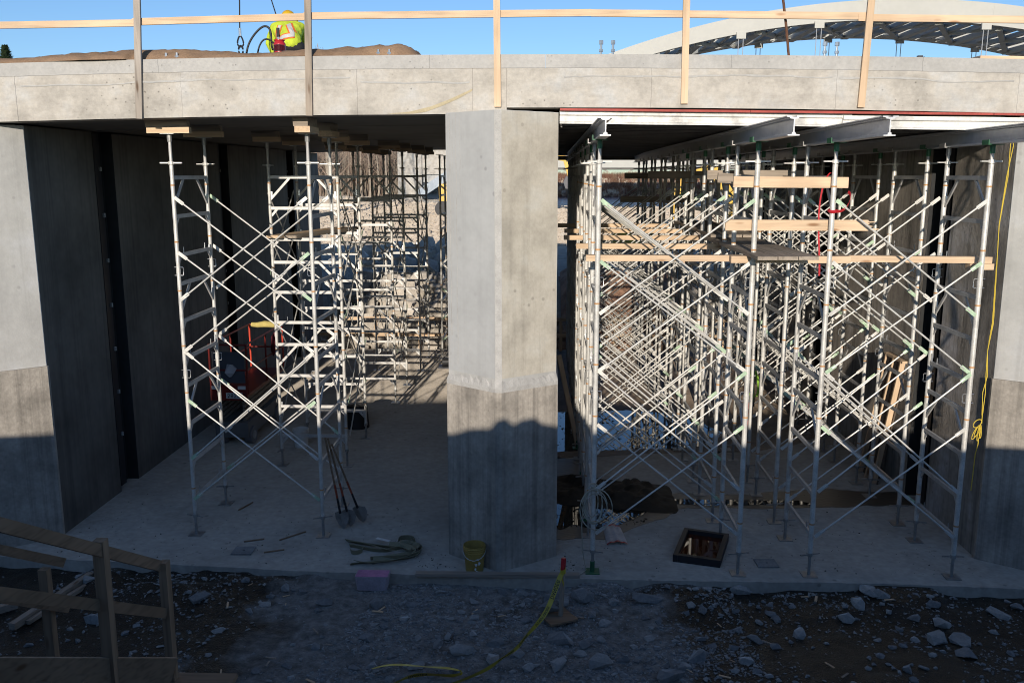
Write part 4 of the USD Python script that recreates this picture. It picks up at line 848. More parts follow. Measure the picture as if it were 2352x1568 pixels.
# ------------------------------------------------------------------ small things on the floor
def lathe(pts_, x, y, z, sec=28):
    m = trimesh.creation.revolve(np.array(pts_, float), sections=sec); m.apply_translation((x, y, z)); return m
def pail(name, x, y, z, h, r0, r1, mat, label, ribs=True, handle=True, cat="bucket"):
    t = thing(name, label, cat)
    o = [(0, 0), (r0, 0), (r0 + (r1 - r0) * 0.72, h * 0.72)]
    if ribs:
        for q in (0.76, 0.84, 0.92):
            r = r0 + (r1 - r0) * q; o += [(r, h * q - 0.006), (r + 0.009, h * q), (r + 0.009, h * q + 0.006), (r, h * q + 0.012)]
    o += [(r1, h), (r1 - 0.006, h), (r0 - 0.006, 0.008), (0, 0.008)]
    obj("shell", lathe(o, x, y, z), mat, t, smooth=30)
    if handle:
        a = np.linspace(math.pi, 2 * math.pi, 16)
        obj("handle", MB().path([(x + (r1 + 0.012) * math.cos(k_), y - 0.02 + 0.03 * math.sin(k_) - 0.13, z + h * 0.83 + (h * 0.55) * math.sin(k_) * 0.8) if 0 else (x + (r1 + 0.012) * math.cos(k_), y + (r1 + 0.012) * math.sin(k_), z + h * 0.86 + 0.12 * math.sin(k_)) for k_ in a], 0.003, 5), M["zinc"], t)
    return t
yb = pail("plastic_bucket", -0.96, 0.22, 0.0, 0.385, 0.125, 0.155, M["yellow"], "dirty yellow plastic bucket standing at the foot of the center pier")
obj("cement_smear", (lambda m: (m.vertices, m.faces))(trimesh.util.concatenate([(lambda q: (q.apply_translation((-0.96 + 0.148 * math.sin(a), 0.22 - 0.148 * math.cos(a), z)), q)[1])(rock(s, 0.9, 9, 50 + i, 0.5).apply_scale((0.9, 0.25, 1.3))) for i, (a, z, s) in enumerate(((0.25, 0.14, .035), (0.4, 0.22, .03), (0.15, 0.07, .025), (0.55, 0.15, .025), (0.32, 0.03, .03)))])), M["white"], yb)
pail("white_pail", -5.0, 5.95, 0.0, 0.38, 0.135, 0.16, M["white"], "white plastic pail under the second tower in the left opening", ribs=True)
pail("black_tub", -4.13, 7.42, 0.0, 0.48, 0.26, 0.23, M["black"], "black upturned tub on the floor of the left opening", ribs=False, handle=False, cat="tub")
m_ = trimesh.creation.box((0.47, 0.22, 0.2)); m_ = m_.subdivide().subdivide()
m_.vertices = np.sign(m_.vertices) * np.minimum(np.abs(m_.vertices), np.array([0.235, 0.11, 0.1]) - 0.0); m_.vertices[:, 0] *= 1 - 0.10 * np.clip(np.abs(m_.vertices[:, 2]) - 0.04, 0, 1) * 10 * (m_.vertices[:, 2] < 0)
t = thing("painted_block", "pink topped concrete block lying at the edge of the floor slab", "block")
obj("block", MB().mesh(trimesh.convex.convex_hull(np.array([(a * (0.235 - 0.03 * (c < 0) - (0.03 if abs(b) > 0.9 else 0)), b * 0.115, c * 0.1) for a in (-1, 1) for b in (-1, -0.8, 0.8, 1) for c in (-1, -0.6, 0.9, 1)])).apply_translation((-2.355, -0.10, -0.03))), pmat("pinkish_block", (0.36, 0.30, 0.32), scale=4, fine=0.2, rough=0.9), t)
obj("painted_top", MB().box(-2.575, -2.135, -0.205, 0.005, 0.071, 0.075), M["pink"], t)
board("edge_plank", (-1.77, 0.0, 0.028), (0.52, 0.035, 0.028), 0.10, 0.045, M["worn_x"], "weathered plank lying along the slab edge in front of the pier", "plank")
for i, (a, b, c, d) in enumerate(((-4.56, 1.05, -4.28, 1.16), (-4.03, 1.13, -3.72, 1.47), (-4.13, 0.67, -3.86, 0.78), (-5.08, 2.34, -4.96, 2.70))):
    obj("rusty_rod", MB().tube((a, b, 0.014), (c, d, 0.014), 0.012, 7), M["stairwood_x"], label="brown rod on the left floor, " + ("beside the square plate", "the longest, near the front right leg", "closest to the slab edge", "furthest back by the rear leg")[i], cat="rod", group="brown rods on the left floor")
for x, y, lab in ((-4.45, 0.72, "square steel plate with center hole on the floor near the left slab edge"), (3.24, 0.56, "square steel plate with center hole between the two middle front legs")):
    p = Polygon([(-.15, -.14), (.15, -.13), (.14, .14), (-.16, .13)]).difference(__import__("shapely").Point(0, 0).buffer(0.02))
    m = trimesh.creation.extrude_polygon(p, 0.02, engine="earcut"); m.apply_translation((x, y, 0.003))
    obj("base_plate_loose", (m.vertices, m.faces), M["rung"] if 0 else M["stone"], label=lab, cat="steel plate")
M["duskorange"] = plain("dusty_orange_paint", (0.26, 0.06, 0.03), rough=0.7)
def shovel(tip, top, label, tint):
    t = thing("shovel", label, "shovel", "shovels leaning on the front right leg of the left tower")
    tip, top = np.array(tip, float), np.array(top, float); d = (top - tip) / np.linalg.norm(top - tip)
    side = np.cross(d, (0.3, 1, 0)); side /= np.linalg.norm(side); nrm = np.cross(side, d)
    ln = np.linalg.norm(top - tip)
    prof = [(0.0, 0.0), (0.08, 0.06), (0.14, 0.17), (0.135, 0.27), (0.06, 0.30), (0.02, 0.32)]
    L_, R2 = [], []
    for w, s in prof:
        L_.append(tip + d * s - side * w * 0.85 + nrm * 0.03 * (w / 0.14) ** 2); R2.append(tip + d * s + side * w * 0.85 + nrm * 0.03 * (w / 0.14) ** 2)
    C = [tip + d * s for w, s in prof]
    v = np.array(L_ + C + R2); n = len(prof); f = []
    for i in range(n - 1):
        f += [(i, i + n, i + n + 1, i + 1), (i + n, i + 2 * n, i + 2 * n + 1, i + n + 1)]
    f2 = [q[::-1] for q in f]
    v2 = np.vstack([v, v + nrm * 0.004]); ff = f + [tuple(a + len(v) for a in q) for q in f2]
    obj("blade", (v2, ff), M["screw"], t)
    obj("socket", MB().tube(tip + d * 0.28, tip + d * 0.55, 0.02, 8, 0.017), M["black"], t)
    obj("orange_band", MB().tube(tip + d * 0.55, tip + d * 0.78, 0.0175, 8), M["duskorange"], t)
    obj("handle", MB().tube(tip + d * 0.78, top, 0.0165, 8), M["stairwood_z"], t)
shovel((-3.15, 1.60, 0.01), (-3.335, 1.42, 1.56), "left one of three shovels leaning on the front right leg, left opening", 0)
shovel((-3.05, 1.70, 0.01), (-3.32, 1.52, 1.52), "middle one of three shovels leaning on the front right leg, left opening", 0)
shovel((-2.88, 1.86, 0.02), (-3.29, 1.62, 1.40), "right one of three shovels leaning on the front right leg, left opening", 0)
def strap_mesh(pts_, w, th, up=(0, 0, 1), lean=0.0):
    from scipy.interpolate import CubicSpline
    pts_ = np.array(pts_, float); s = np.arange(len(pts_)); c = CubicSpline(s, pts_)(np.linspace(0, len(pts_) - 1, len(pts_) * 8))
    tg = np.gradient(c, axis=0); tg /= np.linalg.norm(tg, axis=1, keepdims=True)
    upv = np.broadcast_to(np.array(up, float), c.shape); sd_ = np.cross(tg, upv); sd_ /= np.linalg.norm(sd_, axis=1, keepdims=True)
    wv = upv * math.cos(lean) + sd_ * math.sin(lean); nv = np.cross(tg, wv)
    q = [c - wv * w / 2 - nv * th, c + wv * w / 2 - nv * th, c + wv * w / 2 + nv * th, c - wv * w / 2 + nv * th]
    n = len(c); v = np.stack(q, 1).reshape(-1, 3)
    f = [(4 * i + k, 4 * i + (k + 1) % 4, 4 * (i + 1) + (k + 1) % 4, 4 * (i + 1) + k) for i in range(n - 1) for k in range(4)] + [(0, 3, 2, 1), tuple(4 * (n - 1) + k for k in range(4))]
    return v, f
t = thing("lifting_sling", "tangled olive webbing lifting sling heaped on the floor near the slab edge", "sling")
for i, (pp, ln) in enumerate((([(-3.0, 1.12, .03), (-2.7, 0.98, .04), (-2.35, 0.86, .05), (-2.1, 0.84, .05), (-1.98, 0.95, .05), (-2.05, 1.0, .05)], 0.7), ([(-2.9, 0.92, .03), (-2.6, 0.80, .035), (-2.3, 0.76, .04), (-2.05, 0.88, .05), (-1.92, 0.72, .05), (-2.1, 0.55, .04), (-2.45, 0.42, .035)], 0.5),
                           ([(-2.5, 0.47, .03), (-2.2, 0.50, .04), (-1.9, 0.58, .045), (-1.80, 0.76, .05), (-1.88, 0.92, .05), (-2.1, 1.02, .04)], 0.4), ([(-2.75, 0.28, .03), (-2.55, 0.34, .03), (-2.25, 0.40, .035), (-1.95, 0.50, .04), (-1.84, 0.66, .05)], 0.9), ([(-2.85, 0.75, .03), (-2.78, 0.66, .03), (-2.7, 0.70, .03), (-2.68, 0.8, .03)], 0.2),
                           ([(-2.95, 1.02, .05), (-2.6, 0.9, .07), (-2.3, 0.70, .08), (-2.0, 0.66, .08), (-1.86, 0.8, .07), (-2.0, 0.92, .06)], 1.1), ([(-2.7, 0.36, .05), (-2.4, 0.30, .05), (-2.1, 0.40, .06), (-1.9, 0.6, .07), (-2.0, 0.8, .08), (-2.3, 0.9, .07)], 1.0), ([(-2.2, 1.15, .04), (-2.08, 1.22, .05), (-1.95, 1.15, .05), (-2.0, 1.0, .06), (-2.15, 1.0, .06)], 0.3))):
    obj("strap", strap_mesh(pp, 0.085, 0.004, lean=ln), M["sling"], t)
obj("care_label", MB().box(-0.12, 0.12, -0.03, 0.03, 0, 0.003), M["white"], t, loc=(-2.42, 1.06, 0.075), rz=-0.45)
t = thing("shallow_tray", "black rubber tray holding rusty brown water between the front legs", "tray")
cn = np.array([(2.24, 1.57), (2.82, 1.37), (2.52, 0.45), (1.94, 0.62)])
for i in range(4):
    a, b = cn[i], cn[(i + 1) % 4]; d = (b - a) / np.linalg.norm(b - a)
    obj("side", MB().bar((*(a - d * 0.035), 0.055), (*(b - d * 0.036), 0.055), 0.07, 0.11), M["black"], t)
obj("water", MB().prism([tuple(p) for p in cn[::-1]], 0.004, 0.045), usdkit.material(stage, "/World/Looks/rusty_water", {"p": ("principled_bsdf", {"base_color": (0.05, 0.012, 0.004), "roughness": 0.03, "specular_ior_level": 0.6})}, [], surface="p.BSDF"), t)
t = thing("paper_sack", "empty white paper sack with red ends lying crumpled beside the front left leg", "sack")
X = np.linspace(0, 1, 14); Y = np.linspace(0, 1, 18); sk = []
for yy in Y:
    for x in X:
        b_ = np.array([0.96, 1.86]) * (1 - x) * (1 - yy) + np.array([1.24, 1.80]) * x * (1 - yy) + np.array([0.98, 1.12]) * (1 - x) * yy + np.array([1.30, 1.14]) * x * yy
        sk.append((b_[0], b_[1], 0.012 + 0.055 * math.sin(math.pi * x) * (0.3 + 0.7 * float(meshkit.fbm(np.array([[x * 3, yy * 3.5, 2.0]]), 3, 3)[0])) + 0.02 * abs(math.sin(x * 9))))
nx = len(X); fq = lambda j0, j1: [(j * nx + i, j * nx + i + 1, (j + 1) * nx + i + 1, (j + 1) * nx + i)[::-1] for j in range(j0, j1) for i in range(nx - 1)]
sackm = pmat("sack_paper", (0.50, 0.48, 0.47), scale=6, rough=0.8, fine=0.15)
sub_ = trimesh.Trimesh(np.array(sk), MB().add(sk, fq(1, 16)).get()[1], process=False); sub_.remove_unreferenced_vertices(); obj("sheet", (sub_.vertices, sub_.faces), sackm, t, smooth=True); obj("red_end", (np.array(sk), fq(16, 17)), M["red"], t); obj("red_end", (np.array(sk), fq(0, 1)), M["red"], t)
# stake with caution tape
t = thing("marker_stake", "wooden stake with red painted top standing on a square plywood foot", "stake")
obj("foot", MB().prism([(-0.03, -0.86), (0.12, -1.16), (0.47, -0.98), (0.28, -0.66)], -0.115, -0.09), M["stairwood_x"], t)
st2 = rock(0.15, 0.8, 12, 901); st2.apply_translation((0.10, -0.86, 0.0)); obj("stone", (st2.vertices, st2.faces), M["stone"], label="grey stone resting on the stake's plywood foot", cat="stone", group=GS)
obj("post", MB().bar((0.245, -0.90, -0.09), (0.27, -0.86, 0.50), 0.045, 0.045), M["worn_z"], t)
obj("red_top", MB().bar((0.27, -0.86, 0.501), (0.277, -0.85, 0.68), 0.046, 0.046), M["red"], t)
def tape_thing(pts_, label, text, s_at, width=0.062):
    from scipy.interpolate import CubicSpline
    t = thing("caution_tape", label, "caution tape")
    P_ = np.array([p[:3] for p in pts_], float); tw = np.array([p[3] for p in pts_], float); s = np.arange(len(P_)); u = np.linspace(0, len(P_) - 1, len(P_) * 14)
    c = CubicSpline(s, P_)(u); ang = np.interp(u, s, tw)
    tg = np.gradient(c, axis=0); tg /= np.linalg.norm(tg, axis=1, keepdims=True)
    vd = c - np.array([0, -11.6, 5.52]); vd /= np.linalg.norm(vd, axis=1, keepdims=True)
    a = np.cross(tg, vd); a /= np.linalg.norm(a, axis=1, keepdims=True); b = np.cross(a, tg)
    wv = a * np.cos(ang)[:, None] + b * np.sin(ang)[:, None]; nv = np.cross(tg, wv)
    L0 = np.concatenate([[0], np.cumsum(np.linalg.norm(np.diff(c, axis=0), axis=1))])
    n = len(c); v = np.vstack([c - wv * width / 2, c + wv * width / 2]); f = [(i, i + 1, n + i + 1, n + i) for i in range(n - 1)]
    v2 = np.vstack([v + np.tile(nv, (2, 1)) * 0.001, v - np.tile(nv, (2, 1)) * 0.001])
    obj("band", (v2, f + [tuple(k + 2 * n for k in q[::-1]) for q in f]), M["tape"], t)
    for txt, s0, h in s_at:
        m = meshkit.text_mesh(txt, h, 0.0005, bold=True); q = np.array(m.vertices); ln = q[:, 0].max()
        m = trimesh.Trimesh(q, m.faces).subdivide(); q = np.array(m.vertices)
        ss = s0 + (ln - q[:, 0]); k = lambda arr: np.stack([np.interp(ss, L0, arr[:, i]) for i in range(3)], 1)
        o = k(c) + k(wv) * (q[:, 1] - h / 2)[:, None]; nn = k(nv)
        side = np.sign((nn * (np.array([0, -11.6, 5.52]) - o)).sum(1))[:, None]
        obj("lettering", (o + nn * side * (0.0015 + q[:, 2:3]), m.faces), M["ink"], t)
    return t
tape_thing([(0.255, -0.92, 0.50, 0.2), (0.17, -1.02, 0.33, 0.0), (0.07, -1.18, 0.14, 0.1), (-0.06, -1.36, 0.03, 0.7), (-0.20, -1.58, -0.03, 1.15), (-0.30, -1.80, -0.05, 0.9), (-0.45, -2.02, -0.05, 1.3), (-0.60, -2.22, -0.06, 0.9), (-0.9, -2.50, -0.06, 1.2), (-1.5, -2.9, -0.05, 1.0)],
           "yellow caution tape running from the red topped stake down across the rubble", "DANGER", [("DANGER", 0.09, 0.045), ("DO NOT CROSS", 0.45, 0.03), ("DANGER", 0.95, 0.04), ("DO NOT CROSS", 1.3, 0.03)])
tape_thing([(-1.95, -2.28, -0.07, 1.4), (-1.64, -2.2, -0.06, 1.2), (-1.35, -2.23, -0.06, 1.45), (-1.1, -2.25, -0.06, 1.15), (-0.92, -2.34, -0.05, 1.4), (-1.0, -2.42, -0.05, 1.0), (-1.2, -2.41, -0.05, 1.25), (-1.42, -2.43, -0.05, 0.95), (-1.6, -2.56, -0.05, 1.3), (-1.75, -2.8, -0.05, 1.0)], "loose end of yellow caution tape lying twisted in the mud", "DANGER", [("DANGER", 1.5, 0.04)])
tie = obj("tape_knot", strap_mesh([(0.235, -0.90, 0.51), (0.262, -0.925, 0.515), (0.30, -0.90, 0.525), (0.295, -0.85, 0.53), (0.26, -0.835, 0.525), (0.235, -0.87, 0.515), (0.25, -0.93, 0.45), (0.28, -0.94, 0.36)], 0.06, 0.002), M["tape"], label="yellow tape wrapped and knotted round the stake below its red top", cat="caution tape")
# ropes and straps
t = thing("rope_coil", "cream rope hung in loops on the front left leg beside the pier", "rope coil")
for i in range(6):
    a = 0.05 + 0.03 * i; dz = 0.42 + 0.06 * ((i * 7) % 4); ox = -0.06 + 0.035 * i
    obj("rope_loop", MB().path([(0.71 + ox * 0.3 + (0.10 + 0.025 * i) * math.sin(q) * (1 if i % 2 else 0.8), 0.175 - 0.006 * i, 1.05 + dz * 0.5 * math.cos(q) - 0.06 * i * 0.3) for q in np.linspace(0, 2 * math.pi, 24)], 0.008, 6), M["cream"], t)
obj("rope_tail", MB().path([(0.58, 0.17, 1.1), (0.55, 0.2, 0.7), (0.57, 0.22, 0.3), (0.62, 0.24, 0.02), (0.55, 0.12, 0.012), (0.45, 0.05, 0.012)], 0.008, 6), M["cream"], t)
t = thing("yellow_rope", "doubled yellow rope hanging along the edge of the right wall with a knotted bundle", "rope")
wp = [(6.24, 0.86, 6.2), (6.26, 0.84, 5.9), (6.24, 0.85, 5.5), (6.21, 0.84, 4.85), (6.23, 0.86, 4.0), (6.24, 0.85, 3.5), (6.22, 0.84, 3.1), (6.235, 0.85, 2.75), (6.225, 0.85, 2.5), (6.215, 0.84, 2.05)]
for k in range(2):
    obj("strand", MB().path([(x + 0.018 * math.sin(i * (1.7 + k) + k * 2), y + 0.008 * k, z) for i, (x, y, z) in enumerate((np.array(wp)[:, None] * 1.0).reshape(-1, 3))], 0.0055, 6), M["rope"], t)
for i, (w_, h_, ox) in enumerate(((0.10, 0.22, -0.09), (0.08, 0.18, -0.06), (0.06, 0.24, -0.02), (0.05, 0.20, 0.01), (0.08, 0.10, -0.10))):
    obj("loop", MB().path([(6.20 + ox * (1 - math.cos(q)) * 0.5 + w_ * 0.3 * math.sin(q), 0.83 - 0.006 * i, 2.04 - h_ * (1 - math.cos(q)) * 0.5 if i < 4 else 2.06 + h_ * math.sin(q) * 0.6) for q in np.linspace(0, 2 * math.pi, 20)], 0.0055, 6), M["rope"], t)
obj("tail", MB().path([(6.20, 0.84, 2.0), (6.205, 0.84, 1.75), (6.18, 0.84, 1.6), (6.175, 0.84, 1.3), (6.17, 0.84, 1.05)], 0.006, 6), M["rope"], t)
t = thing("red_strap", "red strap wrapped round the third front leg with a tail hanging behind", "strap")
obj("wrap", MB().path([(3.74 + 0.042 * math.cos(a), 0.22 + 0.042 * math.sin(a), 5.06 + 0.01 * math.sin(a)) for a in np.linspace(0, 2 * math.pi, 20)], 0.022, 6), M["red"], t)
obj("tail", strap_mesh([(3.77, 0.17, 5.06), (3.86, 0.18, 5.07), (3.93, 0.2, 5.14), (3.96, 0.22, 5.24), (3.93, 0.24, 5.30)], 0.045, 0.003, up=(0, -0.6, 0.8)), M["red"], t)
obj("tail", strap_mesh([(3.70, 0.26, 5.55), (3.62, 0.3, 5.35), (3.60, 0.32, 5.0), (3.63, 0.33, 4.6), (3.66, 0.34, 4.2)], 0.022, 0.003, up=(1, 0, 0.1)), M["red"], t)
t = thing("safety_harness", "red and lime webbing harness hanging on the tower in the middle of the right opening", "harness")
lime = plain("lime_webbing", (0.35, 0.60, 0.06), rough=0.8)
for i, (m, pp) in enumerate(((lime, [(3.86, 4.9, 1.95), (3.82, 4.9, 1.7), (3.87, 4.88, 1.45), (3.94, 4.9, 1.3), (3.96, 4.9, 1.5), (3.92, 4.9, 1.8), (3.86, 4.92, 1.95)]), (lime, [(3.98, 4.9, 1.9), (4.06, 4.9, 1.6), (4.02, 4.9, 1.4)]), (M["orange"], [(3.84, 4.88, 1.9), (3.80, 4.87, 1.5), (3.82, 4.87, 1.1), (3.85, 4.88, 0.85), (3.9, 4.9, 0.8), (3.92, 4.9, 1.1), (3.9, 4.9, 1.45)]), (M["black"], [(3.9, 4.92, 1.95), (3.96, 4.92, 1.6), (3.98, 4.92, 1.2)]))):
    obj("webbing", strap_mesh(pp, 0.05, 0.004, up=(1, 0, 0.1)), m, t)
# timber panel leaning on the right wall
t = thing("form_panel", "timber form panel with stud frame leaning on the sunlit right wall", "form panel")
def lean(y, z): return 6.05 + 0.245 * z / 2.35
for y in (3.78, 4.12, 4.46): obj("stud", MB().bar((lean(y, 0) - 0.045, y + 0.25, 0.02), (lean(y, 2.35) - 0.045, y, 2.35), 0.04, 0.085, up=(1, 0, 0)), M["wood_z"], t)
obj("sheet", MB().hexa([(6.05, 3.98, 0.01), (6.07, 3.98, 0.01), (6.07, 4.80, 0.01), (6.05, 4.80, 0.01)], [(6.295, 3.70, 2.36), (6.315, 3.70, 2.36), (6.315, 4.54, 2.36), (6.295, 4.54, 2.36)]), M["ply"], t)
obj("top_plate", MB().bar((6.25, 3.70, 2.33), (6.25, 4.54, 2.33), 0.085, 0.04), M["wood_y"], t)

# ------------------------------------------------------------------ scissor lift in the left opening
t = thing("scissor_lift", "red and grey scissor lift parked against the wall in the left opening", "scissor lift")
x0, x1, y0, y1 = -6.78, -6.02, 5.85, 8.15
grey_ = plain("grey_paint", (0.13, 0.13, 0.13), rough=0.5); liftred = plain("lift_red", (0.17, 0.016, 0.012), rough=0.45)
obj("chassis", MB().box(x0 + 0.04, x1 - 0.04, y0, y1, 0.20, 0.52), grey_, t)
for x in (x0 + 0.09, x1 - 0.09):
    for y in (y0 + 0.28, y1 - 0.3):
        w_ = trimesh.creation.cylinder(0.19, 0.16, sections=24); w_.apply_transform(trimesh.transformations.rotation_matrix(math.pi / 2, [0, 1, 0])); w_.apply_translation((x, y, 0.192))
        wl = obj("wheel", (w_.vertices, w_.faces), plain("pale_tyre", (0.16, 0.16, 0.17)) if (x, y) == (x0 + 0.09, y0 + 0.28) else "/World/Looks/pale_tyre", t)
        h_ = trimesh.creation.cylinder(0.09, 0.18, sections=18); h_.apply_transform(trimesh.transformations.rotation_matrix(math.pi / 2, [0, 1, 0])); h_.apply_translation((x, y, 0.192)); obj("rim", (h_.vertices, h_.faces), M["stone_pale"], wl)
for k in range(5):
    for sx in (x0 + 0.14, x1 - 0.14):
        z = 0.56 + 0.095 * k
        obj("scissor_arm", MB().bar((sx, y0 + 0.1, z), (sx, y1 - 0.1, z + 0.05), 0.05, 0.07), plain("brown_grey_arm", (0.20, 0.16, 0.12)) if (k, sx) == (0, x0 + 0.14) else "/World/Looks/brown_grey_arm", t)
obj("platform", MB().box(x0, x1, y0 - 0.02, y1 + 0.25, 1.06, 1.12), liftred, t)
fp = obj("front_panel", MB().box(x0, x1, y0 - 0.05, y0 - 0.021, 1.0, 1.32), liftred, t)
tm = meshkit.text_mesh("282391", 0.075, 0.003, bold=True); q = np.array(tm.vertices)
obj("number_plate", MB().box(-6.46, -6.12, y0 - 0.056, y0 - 0.0505, 1.04, 1.16), M["white"], fp); obj("number", (np.stack([q[:, 0] - 6.44, (y0 - 0.0565) - q[:, 2], q[:, 1] + 1.062], 1), tm.faces), M["ink"], fp)
for x in (x0 + 0.03, x1 - 0.19): obj("decal", MB().box(x, x + 0.16, y0 - 0.054, y0 - 0.0505, 1.23, 1.30), M["white"], fp)
ye = y1 + 0.22
for a, b in (((x0, y0), (x0, ye)), ((x1, y0), (x1, ye)), ((x0, y0), (x1, y0)), ((x0, ye), (x1, ye))):
    for z in (1.62, 2.14): obj("guard_bar", MB().tube((*a, z), (*b, z), 0.02, 8), liftred, t)
for x in (x0, x1):
    for y in (y0, (y0 + ye) / 2, ye): obj("guard_upright", MB().tube((x, y, 1.12), (x, y, 2.14), 0.02, 8), M["orange"] if y == ye else liftred, t)
obj("mesh_panel", MB().box(x0 + 0.05, x1 - 0.05, y0 + 0.005, y0 + 0.012, 1.35, 2.0), plain("blue_grey_sheet", (0.06, 0.065, 0.08)), t)
sl_ = MB().path([(x0 + 0.06, ye, 2.14), (x0 + 0.2, ye - 0.01, 2.13), (x0 + 0.36, ye, 2.15), (x0 + 0.55, ye, 2.14), (x1 - 0.02, ye, 2.14)], [0.05, 0.062, 0.075, 0.072, 0.065], 10)
obj("foam_sleeve", sl_, plain("yellow_foam", (0.52, 0.42, 0.14), rough=0.9, var=0.3), t)
obj("plastic_bag", (lambda m: (m.vertices, m.faces))(rock(0.13, 1.5, 18, 77).apply_translation((-6.35, y0 - 0.03, 1.62))), plain("white_bag", (0.4, 0.4, 0.42)), label="whitish plastic bag hanging on the front of the red scissor lift", cat="bag")
obj("jacket", (lambda m: (m.vertices, m.faces))(rock(0.2, 2.0, 22, 78, 0.5).apply_scale((0.55, 0.4, 1.0)).apply_translation((x1 + 0.06, 7.6, 1.72))), plain("maroon_cloth", (0.12, 0.01, 0.02), rough=0.9), label="dark red jacket hung on the scissor lift's rail", cat="jacket")

# ------------------------------------------------------------------ wooden stair in the lower left corner
t = thing("wooden_stair", "brown lumber stair with handrails descending in the shaded lower left corner", "stair")
sw = lambda a: M["stairwood_" + a]
obj("handrail", MB().bar((-3.62, -6.9, 3.69), (-3.385, -4.30, 2.095), 0.04, 0.092), sw("y"), t)
obj("middle_rail", MB().bar((-3.80, -6.6, 3.03), (-3.36, -4.36, 1.68), 0.04, 0.09), sw("y"), t)
obj("post", MB().box(-3.525, -3.435, -5.175, -5.085, 0.6, 2.70), sw("z"), t)
obj("post", MB().box(-3.39, -3.32, -4.36, -4.27, 0.3, 2.15), sw("z"), t)
obj("stringer", MB().bar((-4.05, -6.35, 2.24), (-3.22, -4.62, 1.25), 0.04, 0.27), sw("y"), t)
obj("handrail", MB().bar((-5.25, -5.2, 2.84), (-4.65, -3.66, 1.82), 0.04, 0.09), sw("y"), t)
obj("middle_rail", MB().bar((-5.2, -5.2, 2.36), (-4.56, -3.80, 1.42), 0.04, 0.09), sw("y"), t)
obj("post", MB().box(-4.75, -4.665, -3.93, -3.85, 0.1, 1.86), sw("z"), t)
for k in range(5): obj("tread", MB().box(-4.72, -3.62 + 0.06 * k, -6.0 + 0.33 * k, -5.72 + 0.33 * k, 1.80 - 0.19 * k, 1.84 - 0.19 * k), sw("x"), t)
board("landing_plank", (-3.42, -4.33, 0.985), (-2.80, -4.33, 0.985), 0.27, 0.04, sw("x"), "plank poking out at the foot of the wooden stair, bottom edge of the picture", "plank")
board("ground_timber", (-6.66, -1.5, -0.06), (-6.40, -0.02, -0.06), 0.09, 0.09, M["worn_y"], "pale timber lying in the mud behind the stair rails, front one", "timber")
board("ground_timber", (-6.55, -1.35, -0.08), (-6.28, -0.08, -0.08), 0.06, 0.05, M["worn_y"], "thinner pale timber lying close behind the front one in the mud", "timber")
board("ground_timber", (-7.6, -1.6, -0.06), (-6.95, -0.9, -0.06), 0.10, 0.09, M["worn_y"], "pale timber at the left edge of the picture behind the stair", "timber")
obj("red_pole", MB().tube((-4.05, -5.9, 0.5), (-4.02, -5.8, 2.02), 0.022, 8), M["red"], label="red pole at the extreme left beside the wooden stair", cat="pole")
# guard rail at the far end of the floor
t = thing("end_barrier", "lumber barrier with two rails along the far end of the floor, left opening", "barrier")
for z in (0.52, 1.03): obj("rail", MB().bar((-7.3, 16.2, z), (-1.45, 16.2, z), 0.04, 0.11), M["wood_x"], t)
for x in (-6.9, -5.4, -4.0, -2.6): obj("post", MB().box(x, x + 0.09, 16.225, 16.265, 0.0, 1.1), M["wood_z"], t)
t = thing("end_barrier", "lumber barrier with two rails along the far end of the floor, right opening", "barrier")
for z in (0.52, 1.03): obj("rail", MB().bar((0.3, 16.2, z), (6.2, 16.2, z), 0.04, 0.11), M["wood_x"], t)
for x in (0.5, 2.2, 3.9, 5.6): obj("post", MB().box(x, x + 0.09, 16.225, 16.265, 0.0, 1.1), M["wood_z"], t)
t = thing("water_pump", "small black pump with bent wire handle on the far floor of the left opening", "pump")
obj("motor", MB().tube((-2.95, 13.7, 0.16), (-2.6, 13.75, 0.16), 0.13, 12), M["black"], t); obj("foot", MB().box(-3.05, -2.5, 13.5, 13.9, 0.0, 0.05), M["darksteel"], t)
obj("wire_handle", MB().path([(-2.8, 13.7, 0.3), (-3.0, 13.6, 0.42), (-3.5, 13.5, 0.45), (-3.7, 13.5, 0.2), (-3.6, 13.5, 0.1)], 0.012, 6), M["zinc"], t)
t = thing("compressor", "yellow machine with blue stripes standing in shade behind the right opening", "compressor")
zc_ = gz(3.8, 28) - 0.05
obj("housing", MB().box(3.0, 4.7, 27.6, 28.8, zc_ + 0.25, zc_ + 1.25), plain("machine_yellow", (0.45, 0.30, 0.03), rough=0.5), t)
for z in (0.55, 0.72, 0.89): obj("stripe", MB().box(3.0, 3.7, 27.592, 27.598, zc_ + z, zc_ + z + 0.07), plain("machine_blue", (0.03, 0.06, 0.25)) if z == 0.55 else "/World/Looks/machine_blue", t)
obj("skid", MB().box(2.9, 4.8, 27.5, 28.9, zc_, zc_ + 0.25), M["darksteel"], t)

